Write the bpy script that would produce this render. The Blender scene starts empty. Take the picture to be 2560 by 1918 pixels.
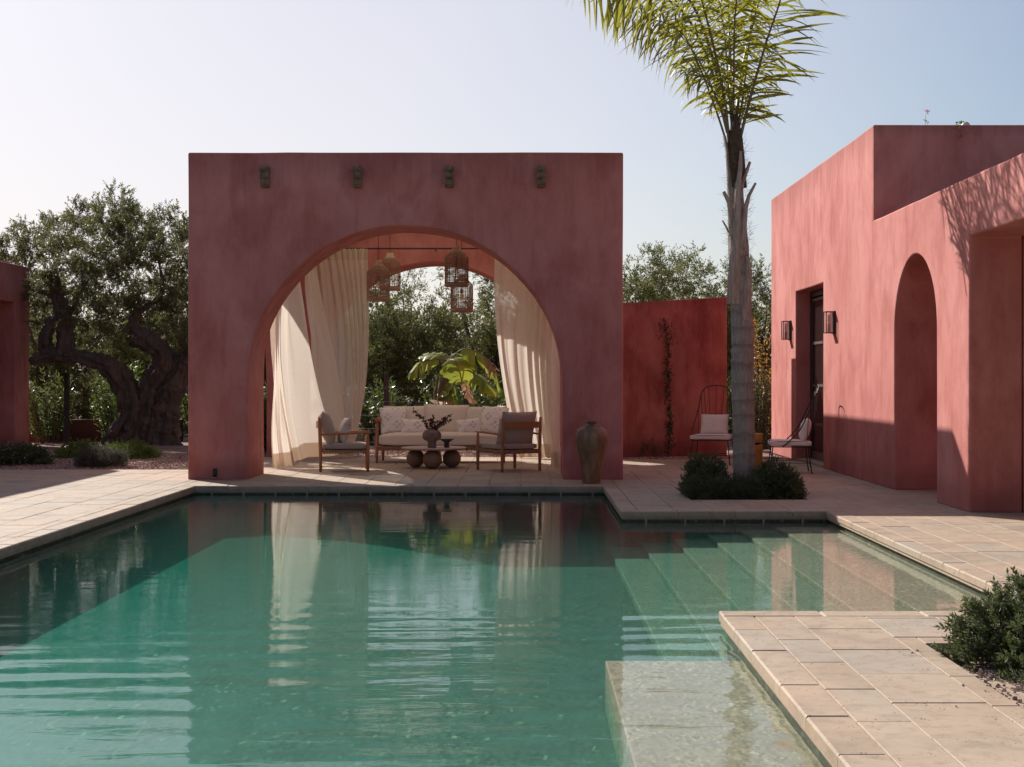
import bpy, bmesh, math, random
import numpy as np
from mathutils import Vector, Matrix, noise
R = math.radians
sc = bpy.context.scene
C = sc.collection
EYE, F, CX, CY = 1.37, 3555.56, 1315.0, 947.0      # eye height, focal length and vanishing point in photo pixels

# ---------------------------------------------------------------- camera, sky, sun
cam = bpy.data.cameras.new('camera'); co = bpy.data.objects.new('camera', cam); C.objects.link(co); sc.camera = co
co.location = (0, 0, EYE); co.rotation_euler = (R(90), 0, 0)
cam.lens = 50; cam.sensor_width = 36; cam.shift_x = -(CX-1280)/2560; cam.shift_y = (CY-959)/2560
cam.clip_end = 3000; cam.clip_start = .05
SUN = Vector((1, -1.30, -1.12)).normalized()
el = math.asin(-SUN.z); az = math.atan2(-SUN.x, -SUN.y)   # direction to the sun, clockwise from +Y
w = bpy.data.worlds.new('World'); sc.world = w; w.use_nodes = True
nt = w.node_tree; sky = nt.nodes.new('ShaderNodeTexSky'); sky.sky_type = 'NISHITA'; sky.sun_disc = False
sky.sun_elevation = el; sky.sun_rotation = az; sky.air_density = 1.0; sky.dust_density = 1.3; sky.ozone_density = 1.5; sky.altitude = 20
bg = nt.nodes['Background']; bg.inputs[1].default_value = .080
# thin high haze: pulls the clear sky towards a pale lavender white, most of all low down and towards the sun
tc = nt.nodes.new('ShaderNodeTexCoord'); sxyz = nt.nodes.new('ShaderNodeSeparateXYZ'); nt.links.new(tc.outputs['Generated'], sxyz.inputs[0])
lo = nt.nodes.new('ShaderNodeMapRange'); lo.inputs['From Min'].default_value = 0; lo.inputs['From Max'].default_value = .6; lo.inputs['To Min'].default_value = .80; lo.inputs['To Max'].default_value = .30
nt.links.new(sxyz.outputs[2], lo.inputs['Value'])
sd = nt.nodes.new('ShaderNodeVectorMath'); sd.operation = 'DOT_PRODUCT'; nt.links.new(tc.outputs['Generated'], sd.inputs[0]); sd.inputs[1].default_value = -SUN
sm = nt.nodes.new('ShaderNodeMapRange'); sm.inputs['From Min'].default_value = .55; sm.inputs['From Max'].default_value = .80; sm.inputs['To Min'].default_value = .16; sm.inputs['To Max'].default_value = 1.02
nt.links.new(sd.outputs['Value'], sm.inputs['Value'])
s3 = nt.nodes.new('ShaderNodeMapRange'); s3.inputs['From Min'].default_value = -.3; s3.inputs['From Max'].default_value = .5; s3.inputs['To Min'].default_value = .25
nt.links.new(sd.outputs['Value'], s3.inputs['Value']); m3 = nt.nodes.new('ShaderNodeMath'); m3.operation = 'MULTIPLY'; nt.links.new(s3.outputs[0], m3.inputs[0]); nt.links.new(sm.outputs[0], m3.inputs[1])
ml = nt.nodes.new('ShaderNodeMath'); ml.operation = 'MULTIPLY'; ml.use_clamp = True; nt.links.new(lo.outputs[0], ml.inputs[0]); nt.links.new(m3.outputs[0], ml.inputs[1])
hz = nt.nodes.new('ShaderNodeMix'); hz.data_type = 'RGBA'; nt.links.new(ml.outputs[0], hz.inputs[0]); nt.links.new(sky.outputs[0], hz.inputs[6]); hz.inputs[7].default_value = (8.6, 8.0, 8.35, 1)
nt.links.new(hz.outputs[2], bg.inputs[0])
sl = bpy.data.lights.new('sun', 'SUN'); so = bpy.data.objects.new('sun', sl); C.objects.link(so)
sl.energy = 5.0; sl.angle = R(.53); sl.color = (1, .945, .87)
so.rotation_euler = SUN.to_track_quat('-Z', 'Y').to_euler(); so.location = (-20, 26, 22)
sc.view_settings.view_transform = 'Standard'; sc.view_settings.look = 'None'
sc.view_settings.exposure = 0.40; sc.view_settings.gamma = 1
sc.cycles.max_bounces = 9; sc.cycles.transparent_max_bounces = 24; sc.cycles.caustics_reflective = False
sc.cycles.use_denoising = True

# ---------------------------------------------------------------- helpers
def G(x, y, z=0.0):                      # photo pixel on the level z -> point
    Y = (EYE-z)*F/(y-CY); return Vector(((x-CX)/F*Y, Y, z))
def Q(x, y, Y):                          # photo pixel at distance Y -> point
    return Vector(((x-CX)/F*Y, Y, EYE-(y-CY)/F*Y))

def tag(o, label=None, cat=None, group=None, kind=None):
    if label: o['label'] = label
    if cat: o['category'] = cat
    if group: o['group'] = group
    if kind: o['kind'] = kind
    return o
def empty(name, loc, rz=0, label=None, cat=None, group=None):
    o = bpy.data.objects.new(name, None); C.objects.link(o); o.location = loc; o.rotation_euler = (0, 0, rz)
    o.empty_display_size = .1
    return tag(o, label, cat, group)

class MB:
    def __init__(s): s.v = []; s.f = []; s.uv = None; s.sm = []; s.cur = False
    def add(s, vs, fs):
        n = len(s.v); s.v += [tuple(p) for p in vs]; s.f += [tuple(i+n for i in f) for f in fs]; s.sm += [s.cur]*len(fs)
        return s
    def box(s, x0, x1, y0, y1, z0, z1, M=None):
        vs = [Vector(p) for p in ((x0,y0,z0),(x1,y0,z0),(x1,y1,z0),(x0,y1,z0),(x0,y0,z1),(x1,y0,z1),(x1,y1,z1),(x0,y1,z1))]
        if M: vs = [M @ p for p in vs]
        return s.add(vs, [(0,3,2,1),(4,5,6,7),(0,1,5,4),(1,2,6,5),(2,3,7,6),(3,0,4,7)])
    def tile(s, x0, x1, y0, y1, z0, z1, b=.003):
        vs = [(x0,y0,z0),(x1,y0,z0),(x1,y1,z0),(x0,y1,z0),(x0,y0,z1-b),(x1,y0,z1-b),(x1,y1,z1-b),(x0,y1,z1-b),
              (x0+b,y0+b,z1),(x1-b,y0+b,z1),(x1-b,y1-b,z1),(x0+b,y1-b,z1)]
        return s.add(vs, [(0,1,5,4),(1,2,6,5),(2,3,7,6),(3,0,4,7),(4,5,9,8),(5,6,10,9),(6,7,11,10),(7,4,8,11),(8,9,10,11)])
    def tube(s, pts, rad, n=8, caps=True, wob=None):
        pts = [Vector(p) for p in pts]; m = len(pts)
        if not hasattr(rad, '__len__'): rad = [rad]*m
        up = None; rings = []
        for i, p in enumerate(pts):
            d = (pts[min(i+1, m-1)]-pts[max(i-1, 0)]).normalized()
            if up is None: up = Vector((0,0,1)) if abs(d.z) < .9 else Vector((1,0,0))
            a = d.cross(up).normalized(); b = a.cross(d); up = b
            ring = []
            for k in range(n):
                t = 2*math.pi*k/n; r = rad[i]
                if wob: r *= wob(i, t, p)
                ring.append(p+(a*math.cos(t)+b*math.sin(t))*r)
            rings.append(ring)
        vs = [q for r in rings for q in r]; fs = []
        for i in range(m-1):
            for k in range(n):
                fs.append((i*n+k, i*n+(k+1)%n, (i+1)*n+(k+1)%n, (i+1)*n+k))
        if caps: fs.append(tuple(range(n-1, -1, -1))); fs.append(tuple((m-1)*n+k for k in range(n)))
        old = s.cur; s.cur = True; s.add(vs, fs); s.cur = old; return s
    def lathe(s, prof, c=(0,0,0), n=32, wob=None):
        vs = []; fs = []; m = len(prof)
        for r, z in prof:
            for k in range(n):
                t = 2*math.pi*k/n; rr = r*(wob(t, z) if wob else 1)
                vs.append((c[0]+rr*math.cos(t), c[1]+rr*math.sin(t), c[2]+z))
        for i in range(m-1):
            for k in range(n): fs.append((i*n+k, i*n+(k+1)%n, (i+1)*n+(k+1)%n, (i+1)*n+k))
        fs.append(tuple(range(n-1,-1,-1))); fs.append(tuple((m-1)*n+k for k in range(n)))
        old = s.cur; s.cur = True; s.add(vs, fs); s.cur = old; return s
    def rough(s, poly, axis, a, b, step=.45, amp=.004):      # prism with hand-made, slightly wandering edges
        out = []; n = len(poly)
        for i in range(n):
            p, q = Vector(poly[i]), Vector(poly[(i+1)%n]); k = max(1, int((q-p).length/step))
            for j in range(k):
                r = p.lerp(q, j/k); o = Vector((noise.noise(Vector((r.x*1.7, r.y*1.7, a))), noise.noise(Vector((r.x*1.7, r.y*1.7, a+9)))))*amp*2
                if r.y < .02: o.y = 0
                out.append(tuple(r+o))
        return s.prism(out, axis, a, b)
    def prism(s, poly, axis, a, b):     # outline in the plane across axis, from a to b ('y': outline is (x,z); 'x': outline is (y,z))
        n = len(poly)
        if axis == 'y': vs = [(p[0],a,p[1]) for p in poly]+[(p[0],b,p[1]) for p in poly]
        elif axis == 'x': vs = [(a,p[0],p[1]) for p in poly]+[(b,p[0],p[1]) for p in poly]
        else: vs = [(p[0],p[1],a) for p in poly]+[(p[0],p[1],b) for p in poly]
        fs = [tuple(range(n)), tuple(range(2*n-1, n-1, -1))]+[(i, i+n, (i+1)%n+n, (i+1)%n) for i in range(n)]
        return s.add(vs, fs)
    def build(s, name, mat, parent=None, bevel=0, seg=2, fix=True):
        me = bpy.data.meshes.new(name); me.from_pydata(s.v, [], s.f)
        me.polygons.foreach_set('use_smooth', s.sm)
        if fix and len(s.v) < 60000:
            bm = bmesh.new(); bm.from_mesh(me); bmesh.ops.recalc_face_normals(bm, faces=bm.faces); bm.to_mesh(me); bm.free()
        me.materials.append(mat); o = bpy.data.objects.new(name, me); C.objects.link(o)
        if s.uv is not None:
            uv = me.uv_layers.new(name='uv')
            for l in me.loops: uv.data[l.index].uv = s.uv[l.vertex_index]
        if parent: o.parent = parent
        if bevel:
            m = o.modifiers.new('bevel', 'BEVEL'); m.width = bevel; m.segments = seg; m.limit_method = 'ANGLE'; m.angle_limit = R(40); m.harden_normals = False
        return o

def loc(o, p): o.location = p; return o
def npmesh(name, V, Fc, mat, parent=None, smooth=False):        # numpy verts (n,3), quads (m,4)
    me = bpy.data.meshes.new(name); n = len(V); m = len(Fc)
    me.vertices.add(n); me.vertices.foreach_set('co', np.asarray(V, dtype=np.float32).ravel())
    me.loops.add(m*4); me.loops.foreach_set('vertex_index', np.asarray(Fc, dtype=np.int32).ravel())
    me.polygons.add(m); me.polygons.foreach_set('loop_start', np.arange(0, m*4, 4, dtype=np.int32))
    me.polygons.foreach_set('loop_total', np.full(m, 4, dtype=np.int32))
    me.polygons.foreach_set('use_smooth', np.full(m, smooth)); me.update(calc_edges=True); me.materials.append(mat)
    o = bpy.data.objects.new(name, me); C.objects.link(o)
    if parent: o.parent = parent
    return o

# ---------------------------------------------------------------- materials
def mat(name):
    m = bpy.data.materials.new(name); m.use_nodes = True; nt = m.node_tree
    return m, nt, nt.nodes['Principled BSDF'], nt.nodes.new, nt.links.new
def ramp(nt, src, stops):
    r = nt.nodes.new('ShaderNodeValToRGB'); e = r.color_ramp.elements
    while len(e) < len(stops): e.new(.5)
    for k, (p, c) in enumerate(stops): e[k].position = p; e[k].color = (*c, 1) if len(c) == 3 else c
    nt.links.new(src, r.inputs[0]); return r.outputs[0]
def coords(nt, scale=(1,1,1), kind='Object', rot=(0,0,0)):
    t = nt.nodes.new('ShaderNodeTexCoord'); mp = nt.nodes.new('ShaderNodeMapping')
    mp.inputs['Scale'].default_value = scale; mp.inputs['Rotation'].default_value = rot
    nt.links.new(t.outputs[kind], mp.inputs[0]); return mp.outputs[0]
def noi(nt, vec, scale, detail=4, rough=.55, dist=0):
    n = nt.nodes.new('ShaderNodeTexNoise'); n.inputs['Scale'].default_value = scale; n.inputs['Detail'].default_value = detail
    n.inputs['Roughness'].default_value = rough; n.inputs['Distortion'].default_value = dist
    nt.links.new(vec, n.inputs['Vector']); return n.outputs['Fac']
def mixc(nt, f, a, b, mode='MIX'):
    m = nt.nodes.new('ShaderNodeMix'); m.data_type = 'RGBA'; m.blend_type = mode
    for s, i in ((f, 0), (a, 6), (b, 7)):
        if hasattr(s, 'links'): nt.links.new(s, m.inputs[i])
        elif i == 0: m.inputs[0].default_value = s
        else: m.inputs[i].default_value = (*s, 1)
    return m.outputs[2]
def mth(nt, op, a, b=None, c=None):
    m = nt.nodes.new('ShaderNodeMath'); m.operation = op
    for i, s in enumerate((a, b, c)):
        if s is None: continue
        if hasattr(s, 'links'): nt.links.new(s, m.inputs[i])
        else: m.inputs[i].default_value = s
    return m.outputs[0]
def bump(nt, h, bsdf, strength=.5, dist=.01):
    b = nt.nodes.new('ShaderNodeBump'); b.inputs['Strength'].default_value = strength; b.inputs['Distance'].default_value = dist
    nt.links.new(h, b.inputs['Height']); nt.links.new(b.outputs[0], bsdf.inputs['Normal'])
def simple(name, c1, c2, scale=8, rough=.7, bs=.2, bd=.004, sc3=(1,1,1), metal=0, detail=5):
    m, nt, b, N, L = mat(name); v = coords(nt, sc3); f = noi(nt, v, scale, detail)
    L(ramp(nt, f, [(.3, c1), (.7, c2)]), b.inputs['Base Color']); b.inputs['Roughness'].default_value = rough
    b.inputs['Metallic'].default_value = metal
    if bs: bump(nt, f, b, bs, bd)
    return m

def stucco(name, base, dark, light):
    m, nt, b, N, L = mat(name)
    big = noi(nt, coords(nt, (1,1,.8)), .8, 6, .62, .7)
    mid = noi(nt, coords(nt, (1,1,.5)), 2.4, 6, .66, .3)
    streak = noi(nt, coords(nt, (3.2,3.2,.42)), 1.7, 8, .68, .2)
    fine = noi(nt, coords(nt, (9,9,1.6)), 4, 6, .72)
    c = ramp(nt, big, [(.34, dark), (.48, base), (.62, light)])
    c = mixc(nt, ramp(nt, mid, [(.40, (0,0,0)), (.68, (.55,.55,.55))]), c, tuple(min(1, x*1.12) for x in light))
    c = mixc(nt, ramp(nt, mid, [(.30, (.6,.6,.6)), (.50, (0,0,0))]), c, dark)
    c = mixc(nt, mth(nt, 'MULTIPLY', ramp(nt, streak, [(.46, (0,0,0)), (.70, (1,1,1))]), .38), c, light)
    c = mixc(nt, mth(nt, 'MULTIPLY', ramp(nt, streak, [(.30, (1,1,1)), (.46, (0,0,0))]), .5), c, dark)
    c = mixc(nt, ramp(nt, fine, [(.35, (0,0,0)), (.75, (.30,.30,.30))]), c, light)
    # rain-wash stains running down from the top edge, damp scuffed foot
    gz = N('ShaderNodeSeparateXYZ'); L(coords(nt, (1,1,1), 'Generated'), gz.inputs[0])
    drip = noi(nt, coords(nt, (6,6,.25)), 1.3, 5, .7); tp = mth(nt, 'ADD', gz.outputs[2], mth(nt, 'MULTIPLY', mth(nt, 'SUBTRACT', drip, .5), .22))
    c = mixc(nt, mth(nt, 'MULTIPLY', ramp(nt, tp, [(.90, (0,0,0)), (1.0, (1,1,1))]), .42), c, tuple(x*.62 for x in dark))
    pos = N('ShaderNodeNewGeometry'); sp = N('ShaderNodeSeparateXYZ'); L(pos.outputs['Position'], sp.inputs[0])
    h = mth(nt, 'ADD', sp.outputs[2], mth(nt, 'MULTIPLY', mid, -.35))
    c = mixc(nt, mth(nt, 'MULTIPLY', ramp(nt, h, [(0, (1,1,1)), (.16, (0,0,0))]), .40), c, tuple(x*.7 for x in dark))
    L(c, b.inputs['Base Color']); b.inputs['Roughness'].default_value = .85; b.inputs['Specular IOR Level'].default_value = .2
    gr = noi(nt, coords(nt), 55, 4, .6)
    bump(nt, mth(nt, 'ADD', mth(nt, 'MULTIPLY', gr, .2), mth(nt, 'MULTIPLY', mid, 1.5)), b, .4, .016)
    return m
M = {}
M['stucco'] = stucco('stucco', (.50,.174,.148), (.40,.120,.101), (.60,.250,.221))
M['stucco_red'] = stucco('stucco_red', (.38,.10,.082), (.23,.052,.045), (.52,.19,.155))

M['stucco_dark'] = stucco('stucco_dark', (.13,.055,.045), (.08,.035,.03), (.18,.08,.065))
def stone(name, c1, c2, c3, scale=1):
    m, nt, b, N, L = mat(name); v = coords(nt)
    g = N('ShaderNodeNewGeometry'); ri = g.outputs['Random Per Island']
    col = ramp(nt, ri, [(0, c1), (.38, c2), (.62, c1), (.82, c3), (1, c2)])
    cl = noi(nt, v, 2.2*scale, 6, .65, .6)
    col = mixc(nt, ramp(nt, cl, [(.35, (0,0,0)), (.75, (.75,.75,.75))]), col, tuple(min(1, x*1.25) for x in c2))
    st = noi(nt, coords(nt, (1,1,1)), 11*scale, 8, .7)
    col = mixc(nt, ramp(nt, st, [(.50, (0,0,0)), (.74, (.7,.7,.7))]), col, (.27,.175,.12))
    warm = noi(nt, v, .9, 5, .6)
    sta = noi(nt, v, 1.7, 7, .72, 1.2); col = mixc(nt, ramp(nt, sta, [(.50, (0,0,0)), (.66, (.45,.45,.45))]), col, (.22,.17,.135))
    col = mixc(nt, ramp(nt, warm, [(.5, (0,0,0)), (.72, (.5,.5,.5))]), col, (.55,.36,.25))
    # travertine pits
    vo = N('ShaderNodeTexVoronoi'); vo.inputs['Scale'].default_value = 52*scale; L(coords(nt, (1,.55,1)), vo.inputs['Vector'])
    pm = noi(nt, v, 4.6*scale, 7, .75)
    pit = mth(nt, 'MULTIPLY', mth(nt, 'LESS_THAN', vo.outputs['Distance'], mth(nt, 'MULTIPLY', mth(nt, 'SUBTRACT', pm, .47), 1.9)), 1)
    col = mixc(nt, mth(nt, 'MULTIPLY', pit, .75), col, (.13,.08,.055))
    L(col, b.inputs['Base Color']); b.inputs['Roughness'].default_value = .72; b.inputs['Specular IOR Level'].default_value = .3
    hgt = mth(nt, 'SUBTRACT', mth(nt, 'ADD', mth(nt, 'MULTIPLY', st, .5), mth(nt, 'MULTIPLY', noi(nt, v, 70, 3), .15)), mth(nt, 'MULTIPLY', pit, .8))
    bump(nt, hgt, b, .45, .006)
    return m
M['stone'] = stone('travertine', (.352,.264,.188), (.402,.318,.238), (.342,.300,.248))
M['grout'] = simple('grout', (.30,.22,.16), (.44,.34,.26), 20, .9, .3)
M['basin'] = None
def basin():
    m, nt, b, N, L = mat('pebble_finish'); v = coords(nt)
    vo = N('ShaderNodeTexVoronoi'); vo.inputs['Scale'].default_value = 42; L(coords(nt, (1,.42,1)), vo.inputs['Vector'])
    big = noi(nt, coords(nt, (1,.5,1)), 5, 6, .75)
    c = ramp(nt, vo.outputs['Color'], [(.0, (.02,.025,.015)), (.3, (.07,.065,.04)), (.5, (.15,.135,.09)), (.7, (.04,.06,.042)), (.86, (.12,.11,.07)), (1, (.66,.56,.27))])
    c = mixc(nt, ramp(nt, big, [(.35, (.6,.6,.6)), (.6, (0,0,0))]), c, (.15,.15,.10))
    c = mixc(nt, ramp(nt, noi(nt, v, 1.1, 6, .7, 1.0), [(.4, (0,0,0)), (.62, (.55,.55,.55))]), c, (.12,.15,.12))
    L(c, b.inputs['Base Color']); b.inputs['Roughness'].default_value = .8
    return m
M['basin'] = basin()
def sandy():
    m, nt, b, N, L = mat('sandy_finish'); v = coords(nt)
    vo = N('ShaderNodeTexVoronoi'); vo.inputs['Scale'].default_value = 60; L(coords(nt, (1,.5,1)), vo.inputs['Vector'])
    c = ramp(nt, vo.outputs['Color'], [(0, (.15,.125,.075)), (.4, (.29,.24,.155)), (.75, (.37,.30,.20)), (1, (.56,.47,.30))])
    c = mixc(nt, ramp(nt, noi(nt, v, 2.2, 6, .7, .6), [(.38, (.6,.6,.6)), (.6, (0,0,0))]), c, (.24,.19,.115))
    L(c, b.inputs['Base Color']); b.inputs['Roughness'].default_value = .8
    return m
M['sand'] = sandy()
def water():
    m = bpy.data.materials.new('pool_water'); m.use_nodes = True; nt = m.node_tree; nt.nodes.clear(); N = nt.nodes.new; L = nt.links.new
    out = N('ShaderNodeOutputMaterial'); gl = N('ShaderNodeBsdfGlossy'); gl.inputs['Roughness'].default_value = .012
    tr = N('ShaderNodeBsdfTransparent'); tr.inputs[0].default_value = (1,1,1,1)
    fr = N('ShaderNodeFresnel'); fr.inputs['IOR'].default_value = 1.26; mx = N('ShaderNodeMixShader')
    # long gentle swell running across the pool, stronger near the camera end, and fine wind ripple
    g = N('ShaderNodeNewGeometry'); sp = N('ShaderNodeSeparateXYZ'); L(g.outputs['Position'], sp.inputs[0])
    near = N('ShaderNodeMapRange'); near.inputs['From Min'].default_value = 10.2; near.inputs['From Max'].default_value = 7.2
    near.interpolation_type = 'SMOOTHSTEP'
    L(sp.outputs[1], near.inputs['Value'])
    swell = noi(nt, coords(nt, (.28,1.75,1), rot=(0,0,R(-6))), 1.0, 2, .45, .25)
    mid = noi(nt, coords(nt, (.9,3.2,1), rot=(0,0,R(4))), 1.5, 3, .5, .3)
    fine = noi(nt, coords(nt, (1.6,4.5,1)), 6.5, 3, .6)
    patch = ramp(nt, noi(nt, coords(nt, (.5,.8,1)), .8, 2), [(.4, (.15,.15,.15)), (.65, (1,1,1))])
    h = mth(nt, 'MULTIPLY', swell, mth(nt, 'ADD', mth(nt, 'MULTIPLY', near.outputs[0], .013), .0009))
    wob_ = mth(nt, 'ADD', mth(nt, 'MULTIPLY', noi(nt, coords(nt, (.25,.55,1)), 1.0, 3, .55), 13.0), mth(nt, 'MULTIPLY', noi(nt, coords(nt, (.9,.9,1)), 1.0, 3, .6), 3.0))
    wam = mth(nt, 'ADD', mth(nt, 'MULTIPLY', ramp(nt, noi(nt, coords(nt, (.35,.6,1)), 1.3, 2), [(.35, (0,0,0)), (.65, (1,1,1))]), 1.0), .35)
    ph = mth(nt, 'ADD', mth(nt, 'ADD', mth(nt, 'MULTIPLY', sp.outputs[1], 17.0), mth(nt, 'MULTIPLY', sp.outputs[0], -1.3)), wob_)
    ws = N('ShaderNodeMapRange'); ws.inputs['From Min'].default_value = 9.6; ws.inputs['From Max'].default_value = 8.3; ws.inputs['To Max'].default_value = .0011; L(sp.outputs[1], ws.inputs['Value'])
    h = mth(nt, 'ADD', h, mth(nt, 'MULTIPLY', mth(nt, 'MULTIPLY', mth(nt, 'SINE', ph), ws.outputs[0]), wam))
    h = mth(nt, 'ADD', h, mth(nt, 'MULTIPLY', mid, mth(nt, 'ADD', mth(nt, 'MULTIPLY', near.outputs[0], .0022), .0013)))
    h = mth(nt, 'ADD', h, mth(nt, 'MULTIPLY', mth(nt, 'MULTIPLY', fine, patch), .0008))
    b = N('ShaderNodeBump'); b.inputs['Strength'].default_value = 1; b.inputs['Distance'].default_value = 1.0
    L(h, b.inputs['Height']); L(b.outputs[0], gl.inputs['Normal']); L(b.outputs[0], fr.inputs['Normal'])
    # the surface does not bend light, so its underside must not reflect totally: same reflectance from both sides
    iv = N('ShaderNodeMapRange'); iv.inputs['To Min'].default_value = 1.26; iv.inputs['To Max'].default_value = 1/1.26
    L(g.outputs['Backfacing'], iv.inputs['Value']); L(iv.outputs[0], fr.inputs['IOR'])
    L(fr.outputs[0], mx.inputs[0]); L(tr.outputs[0], mx.inputs[1]); L(gl.outputs[0], mx.inputs[2]); L(mx.outputs[0], out.inputs[0])
    va = N('ShaderNodeVolumeAbsorption'); va.inputs['Color'].default_value = (.0,.74,.66,1); va.inputs['Density'].default_value = .74
    vs_ = N('ShaderNodeVolumeScatter'); vs_.inputs['Color'].default_value = (.35,.80,.68,1); vs_.inputs['Density'].default_value = .07; vs_.inputs['Anisotropy'].default_value = .0
    ad = N('ShaderNodeAddShader'); L(va.outputs[0], ad.inputs[0]); L(vs_.outputs[0], ad.inputs[1]); L(ad.outputs[0], out.inputs['Volume'])
    return m
M['water'] = water()
def leaf(name, cols, trans=.35, rough=.45, veins=False, spec=.5):
    m, nt, b, N, L = mat(name); g = N('ShaderNodeNewGeometry')
    c = ramp(nt, g.outputs['Random Per Island'], [(i/(len(cols)-1), c) for i, c in enumerate(cols)])
    if veins:
        n = noi(nt, coords(nt), 5, 4); c = mixc(nt, ramp(nt, n, [(.5, (0,0,0)), (.75, (.7,.7,.7))]), c, cols[-1])
    L(c, b.inputs['Base Color']); b.inputs['Roughness'].default_value = rough; b.inputs['Specular IOR Level'].default_value = spec
    t = N('ShaderNodeBsdfTranslucent'); L(mixc(nt, .5, c, tuple(min(1, x*2.2) for x in cols[len(cols)//2])), t.inputs[0])
    mx = N('ShaderNodeMixShader'); mx.inputs[0].default_value = trans
    L(b.outputs[0], mx.inputs[1]); L(t.outputs[0], mx.inputs[2]); L(mx.outputs[0], nt.nodes['Material Output'].inputs[0])
    return m
M['olive'] = leaf('olive_leaf', [(.06,.066,.02), (.09,.096,.03), (.13,.135,.045), (.10,.10,.04), (.19,.185,.08)], .34, .42)
M['olive2'] = leaf('far_olive_leaf', [(.055,.062,.018), (.085,.092,.026), (.125,.13,.036), (.19,.185,.07)], .34, .5)
M['oleander'] = leaf('oleander_leaf', [(.045,.065,.018), (.07,.095,.025), (.11,.14,.03), (.06,.08,.03)], .4, .3)
M['shrub'] = leaf('shrub_leaf', [(.05,.066,.028), (.08,.10,.04), (.12,.145,.055), (.055,.075,.035)], .25, .42)
M['rosemary'] = leaf('rosemary_leaf', [(.05,.07,.03), (.08,.105,.045), (.065,.09,.05)], .25, .5)
M['lime'] = leaf('bright_leaf', [(.09,.14,.025), (.14,.20,.035), (.19,.25,.045)], .35, .4)
M['grey'] = leaf('grey_leaf', [(.06,.065,.045), (.09,.095,.065), (.12,.12,.09)], .25, .6)
M['amber'] = leaf('amber_leaf', [(.14,.16,.03), (.34,.24,.03), (.42,.20,.04), (.16,.18,.04)], .4, .45)
M['palm'] = leaf('palm_leaflet', [(.06,.075,.010), (.12,.13,.015), (.28,.27,.03), (.09,.10,.015), (.22,.17,.06)], .48, .4)
M['banana'] = leaf('banana_blade', [(.15,.20,.035), (.23,.28,.04), (.38,.37,.045)], .42, .35, True)
M['banana_old'] = leaf('banana_dry', [(.28,.15,.09), (.36,.22,.14)], .3, .6, True)
M['vine'] = leaf('vine_leaf', [(.02,.035,.01), (.04,.06,.02), (.03,.05,.01)], .25, .4)
M['dry'] = leaf('dry_leaf', [(.07,.018,.014), (.11,.03,.02), (.05,.014,.012)], .2, .5)
M['petal'] = leaf('petal', [(.5,.22,.42), (.6,.35,.5)], .4, .5)
M['white_petal'] = leaf('white_petal', [(.5,.42,.5), (.65,.6,.65)], .4, .5)
def bark(name, c1, c2, scale=7, dist=.05, sc3=(1,1,.35)):
    m, nt, b, N, L = mat(name); v = coords(nt, sc3); f = noi(nt, v, scale, 8, .7, 1.0)
    vo = N('ShaderNodeTexVoronoi'); vo.feature = 'DISTANCE_TO_EDGE'; vo.inputs['Scale'].default_value = scale*1.6; L(v, vo.inputs['Vector'])
    L(ramp(nt, f, [(.3, c1), (.68, c2)]), b.inputs['Base Color']); b.inputs['Roughness'].default_value = .9
    bump(nt, mth(nt, 'ADD', f, mth(nt, 'MULTIPLY', vo.outputs[0], .5)), b, .9, dist); return m
M['bark'] = bark('olive_bark', (.04,.031,.025), (.15,.12,.092))
M['twig'] = bark('twig_bark', (.05,.035,.025), (.12,.09,.06))
def palmbark():
    m, nt, b, N, L = mat('palm_bark'); v = coords(nt, (14,14,1.2)); f = noi(nt, v, 5, 6, .75)
    vb = noi(nt, coords(nt, (2,2,3)), 1.4, 4, .6)
    po = N('ShaderNodeNewGeometry'); sz = N('ShaderNodeSeparateXYZ'); L(po.outputs['Position'], sz.inputs[0])
    zz = mth(nt, 'ADD', mth(nt, 'MULTIPLY', sz.outputs[2], 4.6), mth(nt, 'MULTIPLY', noi(nt, coords(nt, (1,1,1)), 1.6, 4), 1.7)); band = mth(nt, 'FRACT', zz)
    c = ramp(nt, f, [(.28, (.15,.115,.095)), (.46, (.40,.33,.28)), (.72, (.66,.57,.50))])
    c = mixc(nt, ramp(nt, vb, [(.4, (.55,.55,.55)), (.65, (0,0,0))]), c, (.32,.24,.20))
    c = mixc(nt, ramp(nt, band, [(.0, (.5,.5,.5)), (.10, (.12,.12,.12)), (.5, (0,0,0)), (.8, (.2,.2,.2)), (1, (.55,.55,.55))]), c, (.17,.12,.10))
    L(c, b.inputs['Base Color']); b.inputs['Roughness'].default_value = .85; bump(nt, f, b, .9, .03); return m
M['palmbark'] = palmbark()
M['boot'] = simple('palm_boot', (.24,.17,.13), (.50,.40,.33), 9, .8, .5, .01, (6,6,.6))
M['fibre'] = simple('palm_fibre', (.05,.03,.02), (.13,.08,.05), 30, .95, .8, .01)
M['rachis'] = simple('rachis', (.10,.075,.045), (.20,.15,.07), 6, .5, .1)
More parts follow.
